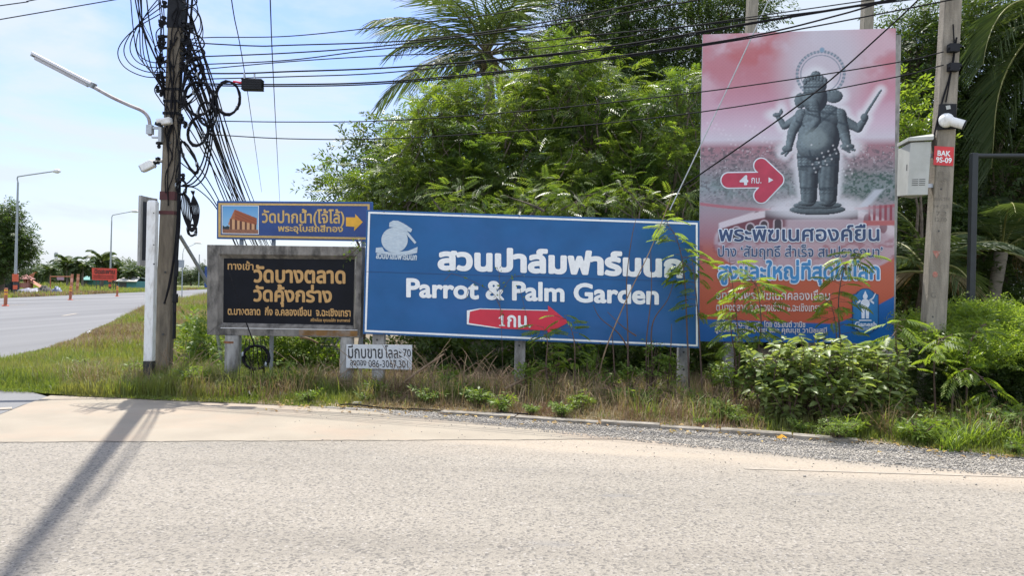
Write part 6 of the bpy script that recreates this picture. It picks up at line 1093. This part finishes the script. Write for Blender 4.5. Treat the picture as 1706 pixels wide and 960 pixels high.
# hedge on the right, small leaves; shaded body and sunlit top put into leaf colours
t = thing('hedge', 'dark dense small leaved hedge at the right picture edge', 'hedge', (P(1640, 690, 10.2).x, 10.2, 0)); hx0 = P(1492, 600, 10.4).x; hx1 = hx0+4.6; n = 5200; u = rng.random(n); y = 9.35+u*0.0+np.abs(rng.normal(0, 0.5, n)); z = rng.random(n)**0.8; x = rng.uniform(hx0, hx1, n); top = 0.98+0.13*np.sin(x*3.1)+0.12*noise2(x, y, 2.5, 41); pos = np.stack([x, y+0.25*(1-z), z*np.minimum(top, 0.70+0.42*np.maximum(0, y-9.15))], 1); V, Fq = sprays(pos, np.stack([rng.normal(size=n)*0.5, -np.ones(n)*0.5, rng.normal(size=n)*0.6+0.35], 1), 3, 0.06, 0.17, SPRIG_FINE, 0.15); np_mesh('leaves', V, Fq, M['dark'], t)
x = rng.uniform(hx0, hx1, 3400); u = rng.random(3400); y = 9.15+1.5*u; pos = np.stack([x, y, 0.74+0.50*u**0.8+0.10*np.sin(x*3.1+u)+0.12*noise2(x, y, 2.5, 41)+rng.normal(0, 0.04, 3400)], 1); V, Fq = sprays(pos, np.stack([rng.normal(size=3400)*0.5, -np.ones(3400)*0.3, np.ones(3400)*0.7], 1), 3, 0.05, 0.16, SPRIG_FINE, 0.3); np_mesh('sunlit_top', V, Fq, M['leu_light'], t)  # lighter leaf colour paints the sunlit top of the hedge
b = MB()
for k in range(26): xq = hx0+0.1+k*0.175; b.tube([(xq, 9.9+0.2*math.sin(k), -0.02), (xq+0.05*math.sin(k*2), 9.85, 0.45), (xq+0.1*math.sin(k*3), 9.8, 0.9)], [0.016, 0.012, 0.005], 5)
b.build('stems', M['bark'], t)
# feathery saplings in front of the signs
def sapling(label, foot, pts, d0, d1, nl, size, seed, leafm='leu', bare=0.25, r=0.014, fan=1.0, name='feathery_sapling', top=True, group=None, tmpl=FEATHER_BIG):
    rp = random.Random(seed); f = P(*foot, d0); f.z = 0; t = thing(name, label, 'sapling', f, group); nl = int(nl*1.25); n = len(pts); w = [f-Vector((0, 0, 0.03))]+[P(p[0], p[1], d0+(d1-d0)*(i+1)/n) for i, p in enumerate(pts)]; sp_ = spline(w, 6); b = MB(); m_ = len(sp_); b.tube(sp_, [r*(1-0.8*i/(m_-1)) for i in range(m_)], 5); pos = []; dr = []; sz = []
    for k in range(nl):
        q = bare+(1-bare)*(k+rp.random())/nl; j = min(m_-2, int(q*(m_-1))); o = sp_[j].lerp(sp_[j+1], q*(m_-1)-j); a = rp.uniform(0, 6.28); dd = Vector((math.cos(a), math.sin(a)*0.7, rp.uniform(-0.35, 0.45))); br = o+dd*rp.uniform(0.03, 0.20)*fan; b.tube([o, br], 0.004, 4); pos.append(br); dr.append(dd+Vector((0, -0.12, -0.1))); sz.append(size*rp.uniform(0.65, 1.15))
    b.build('stem', M['stem'], t); V, Fq = scatter(*tmpl, np.array(pos), basis(np.array(dr), np.array([rp.uniform(-.5, .5) for _ in pos])), np.array(sz)); np_mesh('leaves', V, Fq, M[leafm], t); return t
sapling('tall feathery sapling leaning left across the right end of the blue sign', (1150, 650), [(1145, 560), (1140, 460), (1128, 400), (1105, 362)], 10.6, 10.5, 22, 0.25, 61, 'leu_light', bare=0.45, fan=0.8)
sapling('feathery sapling over the seam where blue sign meets billboard', (1172, 655), [(1165, 560), (1158, 470), (1150, 415)], 10.55, 10.5, 18, 0.24, 62, 'leu_light', bare=0.4, fan=0.8)
sapling('feathery sapling covering the start of the small orange text', (1225, 660), [(1232, 590), (1226, 520), (1215, 430)], 10.3, 10.3, 17, 0.238, 63, 'leu_light', bare=0.35)
sapling('feathery sapling in front of the orange middle of the billboard', (1262, 665), [(1262, 600), (1268, 540), (1262, 480), (1252, 468)], 10.2, 10.2, 30, 0.272, 64, 'leu_light', bare=0.35); sapling('low drooping feathery sapling left of the billboard bush', (1225, 672), [(1226, 610), (1218, 550), (1222, 520)], 10.1, 10.1, 18, 0.238, 65, 'leu_light', bare=0.3)
sapling('feathery sapling reaching the light blue text beside the badge', (1402, 670), [(1400, 580), (1397, 500), (1410, 440), (1440, 425)], 10.25, 10.15, 26, 0.255, 66, 'leu_light', bare=0.4)
sapling('leafy feathery sapling with drooping foliage left of the blue badge', (1398, 675), [(1394, 600), (1392, 540), (1380, 490)], 10.2, 10.1, 16, 0.221, 67, 'leu_light', bare=0.4)
sapling('bright feathery sapling at the foot of the pale pole, left side', (1500, 690), [(1498, 620), (1492, 560), (1500, 530)], 9.4, 9.2, 12, 0.24, 68, 'leu_light', bare=0.3); sapling('bright feathery sapling spreading in front of the foot of the pale pole', (1560, 690), [(1556, 620), (1560, 580), (1575, 560)], 9.2, 9.0, 15, 0.25, 69, 'leu_light', bare=0.35, fan=1.4); sapling('bright feathery sapling over the top of the dark hedge', (1610, 690), [(1612, 600), (1622, 560), (1640, 540)], 9.2, 9.0, 10, 0.24, 70, 'leu_light', bare=0.45)
sapling('bright green feathery sapling arching out of the dark hedge low at right', (1585, 700), [(1590, 640), (1612, 615), (1645, 640), (1660, 668)], 9.0, 8.75, 13, 0.26, 71, 'leu_light', bare=0.35, fan=0.7)
sapling('thin feathery sapling below the tip of the red arrow', (957, 660), [(958, 610), (955, 560), (940, 525)], 10.45, 10.4, 16, 0.204, 72, 'leu_light', bare=0.3); sapling('small feathery sapling just left of the red arrow tip', (915, 655), [(910, 610), (912, 570), (905, 545)], 10.4, 10.35, 14, 0.22, 73, 'leu_light', bare=0.3)
for px, py, top, sd, lab in ((1085, 645, 565, 74, 'green leafed sapling below the end of the word Garden'), (1050, 650, 600, 75, 'low green sapling under the right half of the blue sign'), (985, 650, 585, 76, 'bushy green sapling right of the red arrow, under the sign'), (880, 650, 590, 77, 'leafy green sapling beside the middle sign post'), (1195, 655, 600, 78, 'green sapling under the left corner of the billboard'), (925, 655, 575, 79, 'tall leafy sapling just below the red arrow point'), (1115, 655, 590, 80, 'green sapling next to the last post of the blue sign'), (1020, 660, 612, 81, 'short green sapling among straw below the letters of Garden'), (740, 650, 612, 82, 'short green sapling between the white board and middle post'), (470, 655, 600, 83, 'green leafy sapling beside the hanging cable coil')):
    q = P(px, py, 10.6-0.0); plant('leafy_sapling', lab, 'sapling', (q.x, 10.6, 0), P(px, top, 10.6).z, 0.16, 6, SPRIG, 'weed', 0.17, 7, sd)
# bare stems across the blue sign
for i, (lab, p) in enumerate((('dark upright bare stem across the words Palm Garden, left of the last letters', [(1046, 650), (1046, 560), (1044, 470), (1052, 400), (1060, 362)]), ('long pale bare stem slanting from lower left to the top of the blue sign', [(993, 645), (1010, 580), (1048, 490), (1082, 420), (1112, 345), (1122, 318)]), ('dark bare stem near the right end of the white lettering', [(1078, 650), (1077, 570), (1085, 490), (1084, 415)]), ('thin bare stem curving right under the last letters', [(1090, 640), (1086, 545), (1112, 500), (1124, 465)]), ('short dark stem rising beside the red arrow tip', [(1025, 645), (1022, 590), (1020, 555)]), ('thin twig curving left across the lower blue sign', [(1046, 580), (1030, 555), (1000, 530), (988, 508)]), ('thin twig crossing low on the blue sign', [(1060, 560), (1038, 545), (1012, 520)]), ('bare forked twig at the far right of the blue sign', [(1112, 650), (1117, 590), (1119, 540)]))):
    b = MB(); w = spline([P(q[0], q[1], 10.62-0.02*k) for k, q in enumerate(p)], 6); b.tube(w, [0.012*(1-0.75*k/len(w)) for k in range(len(w))], 5); tag(b.build('bare_stem', M['stem'] if i != 1 else M['twig']), lab, 'stem')
# creeper on the sign
t = thing('creeper', 'thin leafy creeper trailing over the words Parrot and Palm on the blue sign', 'creeper', P(836, 600, 10.85)); b = MB(); pos = []
for p in ([(838, 640), (836, 560), (833, 510), (832, 460), (828, 445)], [(833, 510), (822, 490), (790, 470), (752, 455)], [(833, 490), (850, 465), (872, 458)], [(838, 540), (836, 520), (826, 498)], [(900, 640), (880, 540), (866, 480)], [(752, 455), (740, 468)], [(780, 480), (776, 500)]):
    w = spline([P(q[0], q[1], 10.86) for q in p], 6); b.tube(w, 0.004, 4)
    for v in w[8:] if p[0][1] > 600 else w: 
        if random.random() < 0.55: pos.append(v+Vector((random.uniform(-.05, .05), -0.02, random.uniform(-.05, .05))))
b.build('stems', M['stem'], t); pos = np.array([tuple(p) for p in pos]); V, Fq = scatter(*LEAFQ, pos, basis(rng.normal(size=pos.shape), rng.normal(size=len(pos))), rng.uniform(0.03, 0.06, len(pos))); np_mesh('leaves', V, Fq, M['weed'], t)
t = thing('creeper', 'leafy sprig hanging over the top right corner of the black sign frame', 'creeper', P(585, 425, 11.1)); b = MB(); w = spline([P(603, 400, 11.2), P(596, 412, 11.1), P(584, 424, 11.08), P(572, 430, 11.1)], 6); b.tube(w, 0.005, 4); b.build('stems', M['stem'], t); pos = np.array([tuple(w[random.randrange(len(w))]+Vector((random.uniform(-.12, .12), 0, random.uniform(-.10, .08)))) for _ in range(46)]); V, Fq = scatter(*LEAFQ, pos, basis(rng.normal(size=pos.shape)), rng.uniform(0.03, 0.08, len(pos))); np_mesh('leaves', V, Fq, M['mid'], t)
# dry brush: fans of fallen twigs
for i, (px, d, w, h, lab) in enumerate(((700, 10.9, 0.55, 0.75, 'tangled dry brush next to the hand lettered board'), (760, 10.8, 0.6, 0.62, 'tangled dry brush left of the middle sign post'), (830, 10.75, 0.55, 0.55, 'tangled dry brush touching the middle sign post'), (905, 10.6, 0.5, 0.42, 'low dry brush right of the middle sign post'), (1000, 10.5, 0.5, 0.48, 'dry brush under the red arrow tip'), (1100, 10.2, 0.55, 0.50, 'fan of dry reddish grass stalks below the last sign post'), (1180, 10.1, 0.5, 0.40, 'dry brush below the lower left billboard corner'), (292, 11.7, 0.35, 0.62, 'dry stalks around the foot of the concrete pole'), (545, 11.2, 0.4, 0.5, 'dry twigs between the black sign post and the gap'))):
    q = P(px, 640, d); f = Vector((q.x, d, 0)); rp = random.Random(90+i); b = MB()
    for k in range(95):
        a = rp.uniform(0, 6.28); o = f+Vector((rp.uniform(-w, w), rp.uniform(-.35, .35), -0.02)); L_ = h*rp.uniform(0.5, 1.3); tip = o+Vector((math.cos(a)*L_*rp.uniform(.3, 1.0), math.sin(a)*L_*0.5, L_*rp.uniform(0.25, 0.95))); mid = o.lerp(tip, 0.55)+Vector((0, 0, 0.12*L_)); r_ = rp.uniform(0.002, 0.005); b.tube(spline([o, mid, tip], 3), [r_*1.3]*3+[r_]*3+[r_*0.5], 3, caps=False)
    tag(b.build('dry_brush', M['twig']), lab, 'brush')
for px0, py0, px1, py1, d, lab in ((655, 652, 740, 590, 10.75, 'thick dead branch slanting up right of the hand lettered board'), (842, 648, 952, 598, 10.5, 'long pale dead stick leaning across the middle sign post'), (500, 562, 530, 572, 11.7, 'pale yellow cut bamboo end under the black sign')):
    b = MB(); w = spline([P(px0, py0, d), P((px0+px1)/2, (py0+py1)/2-2, d+0.05), P(px1, py1, d+0.1)], 5); b.tube(w, [0.022*(1-0.5*k/len(w)) for k in range(len(w))], 7); tag(b.build('dead_branch', M['twig']), lab, 'branch')
# weeds on the verge
wlabs = []; wp = None
for i in range(85):
    px = rng.uniform(140, 1700); fy = np.interp(px, [p[0] for p in VERGE], [p[1] for p in VERGE]); q = G(px, fy-rng.uniform(4, 46)); 
    if i == 0: wp = plant('verge_weed', 'low leafy weed in the verge grass', 'weed', (q.x, q.y, 0.01), 0.16, 0.13, 11, SPRIG, 'weed', 0.10, 6, 200, 'low weeds in the verge grass'); continue
    k = copy_tree(wp); k.location = (q.x, q.y, 0.01); k.rotation_euler = (0, 0, rng.uniform(0, 6.28)); k.scale = (rng.uniform(0.45, 1.5),)*3
# tall grass tussocks by the hedge
tp_ = None
for i, (px, py) in enumerate(((1470, 722), (1505, 735), (1530, 742), (1570, 740), (1615, 745), (1650, 742), (1690, 750), (1440, 722), (1585, 752), (1540, 722), (1410, 728), (1640, 725))):
    q = G(px, py); lab = 'arching bright grass tussock at the foot of the dark hedge'
    if tp_ is None:
        tp_ = thing('grass_tussock', lab, 'tussock', (q.x, q.y, 0.01), 'grass tussocks below the hedge'); pos = np.array([q.x, q.y, 0.01])+rng.normal(size=(90, 3))*np.array([0.05, 0.05, 0]); n = 90; az = rng.uniform(0, 6.28, n); L_ = rng.uniform(0.25, 0.48, n); V = []; Fq = []
        for k in range(n):
            d_ = np.array([math.cos(az[k]), math.sin(az[k]), 0]); s_ = np.array([-d_[1], d_[0], 0])*0.006; e0 = rng.uniform(0.9, 1.4); c_ = pos[k].copy(); o_ = len(V)
            for j in range(5): wv = 1-j/4.6; V += [c_-s_*wv, c_+s_*wv]; e1 = e0-j*rng.uniform(0.25, 0.5); c_ = c_+(d_*math.cos(e1)+np.array([0, 0, math.sin(e1)]))*L_[k]/4
            Fq += [(o_+2*j, o_+2*j+1, o_+2*j+3, o_+2*j+2) for j in range(4)]
        np_mesh('blades', np.array(V), np.array(Fq), M['leu_light'], tp_)
    else: k = copy_tree(tp_); k.location = (q.x, q.y, 0.01); k.rotation_euler = (0, 0, i*1.3); k.scale = (rng.uniform(0.7, 1.25),)*3
plant('verge_bush', 'small grey green bush spilling over the kerb at right centre', 'bush', tuple(G(1395, 735)), 0.22, 0.22, 18, SPRIG_FINE, 'weed', 0.13, 8, 231); plant('verge_bush', 'brownish green low bush in the lower right corner', 'bush', tuple(G(1685, 735)), 0.40, 0.25, 16, SPRIG, 'weed', 0.16, 8, 232); plant('verge_bush', 'yellow green tuft of leaves on the verge below the red arrow', 'bush', tuple(G(965, 690)), 0.26, 0.16, 16, SPRIG_FINE, 'leu_light', 0.13, 8, 233); plant('verge_bush', 'light green low bush in front of the billboard bush row', 'bush', tuple(G(1450, 712)), 0.40, 0.30, 20, SPRIG, 'weed', 0.16, 9, 234); plant('verge_bush', 'bushy green plant right of the foot of the pole, behind the left sign post', 'bush', tuple(G(325, 655)), 0.34, 0.28, 16, SPRIG, 'leu_light', 0.16, 9, 235)
# litter
def crumple(px, py, r, lab, name='plastic_scrap', m='litter', dz=0.05):
    q = G(px, py); rs = random.Random(px); b = MB(); k = 9; ring = [Vector((q.x+math.cos(6.28*i/k)*r*rs.uniform(.5, 1.3), q.y+math.sin(6.28*i/k)*r*rs.uniform(.4, 1), rs.uniform(0.02, dz+0.03))) for i in range(k)]; c = Vector((q.x, q.y, dz+0.05)); b.add(ring+[c], [(i, (i+1) % k, k) for i in range(k)]); tag(b.build(name, M[m]), lab, 'litter')
crumple(468, 664, 0.07, 'crumpled white plastic scrap in the grass under the black sign'); crumple(415, 664, 0.04, 'small white paper scrap just left of the crumpled plastic'); crumple(303, 517, 0.22, 'white plastic scrap in the dry grass right of the concrete pole', dz=0.12); crumple(148, 562, 0.08, 'tiny white scrap on the grass corner by the main road', dz=0.12); crumple(1302, 735, 0.05, 'bright yellow fallen leaf at the gravel edge', 'fallen_leaf', 'amber', 0.02); crumple(955, 662, 0.06, 'pale scrap of paper caught in the dry grass', dz=0.12)
b = MB(); w = spline([G(560, 679)+Vector((0, 0, .03)), G(590, 681)+Vector((0, 0, .05)), G(640, 684)+Vector((0, 0, .03)), G(700, 687)+Vector((0, 0, .035)), G(760, 690)+Vector((0, 0, .03)), G(880, 697)+Vector((0, 0, .05))], 6); b.tube(w, 0.009, 5); tag(b.build('fallen_cable', M['cable']), 'thin black cable lying along the road edge below the board', 'cable')
b = MB(); q = G(596, 676); b.box(q+Vector((0, 0, 0.02)), (0.13, 0.09, 0.06), Matrix.Rotation(0.4, 3, 'Z')); tag(b.build('concrete_chunk', M['post'], bevel=0.025), 'pale concrete chunk at the road edge below the board', 'rubble')
c = P(525, 600, 13.2); b = MB()
for k in range(3): b.box((c.x+0.02*k, 13.2, 0.75-0.17*k), (0.75, 0.3, 0.13))
tag(b.build('stacked_slabs', M['post'], bevel=0.01), 'stacked grey slabs in the shade behind the black sign posts', 'slabs')
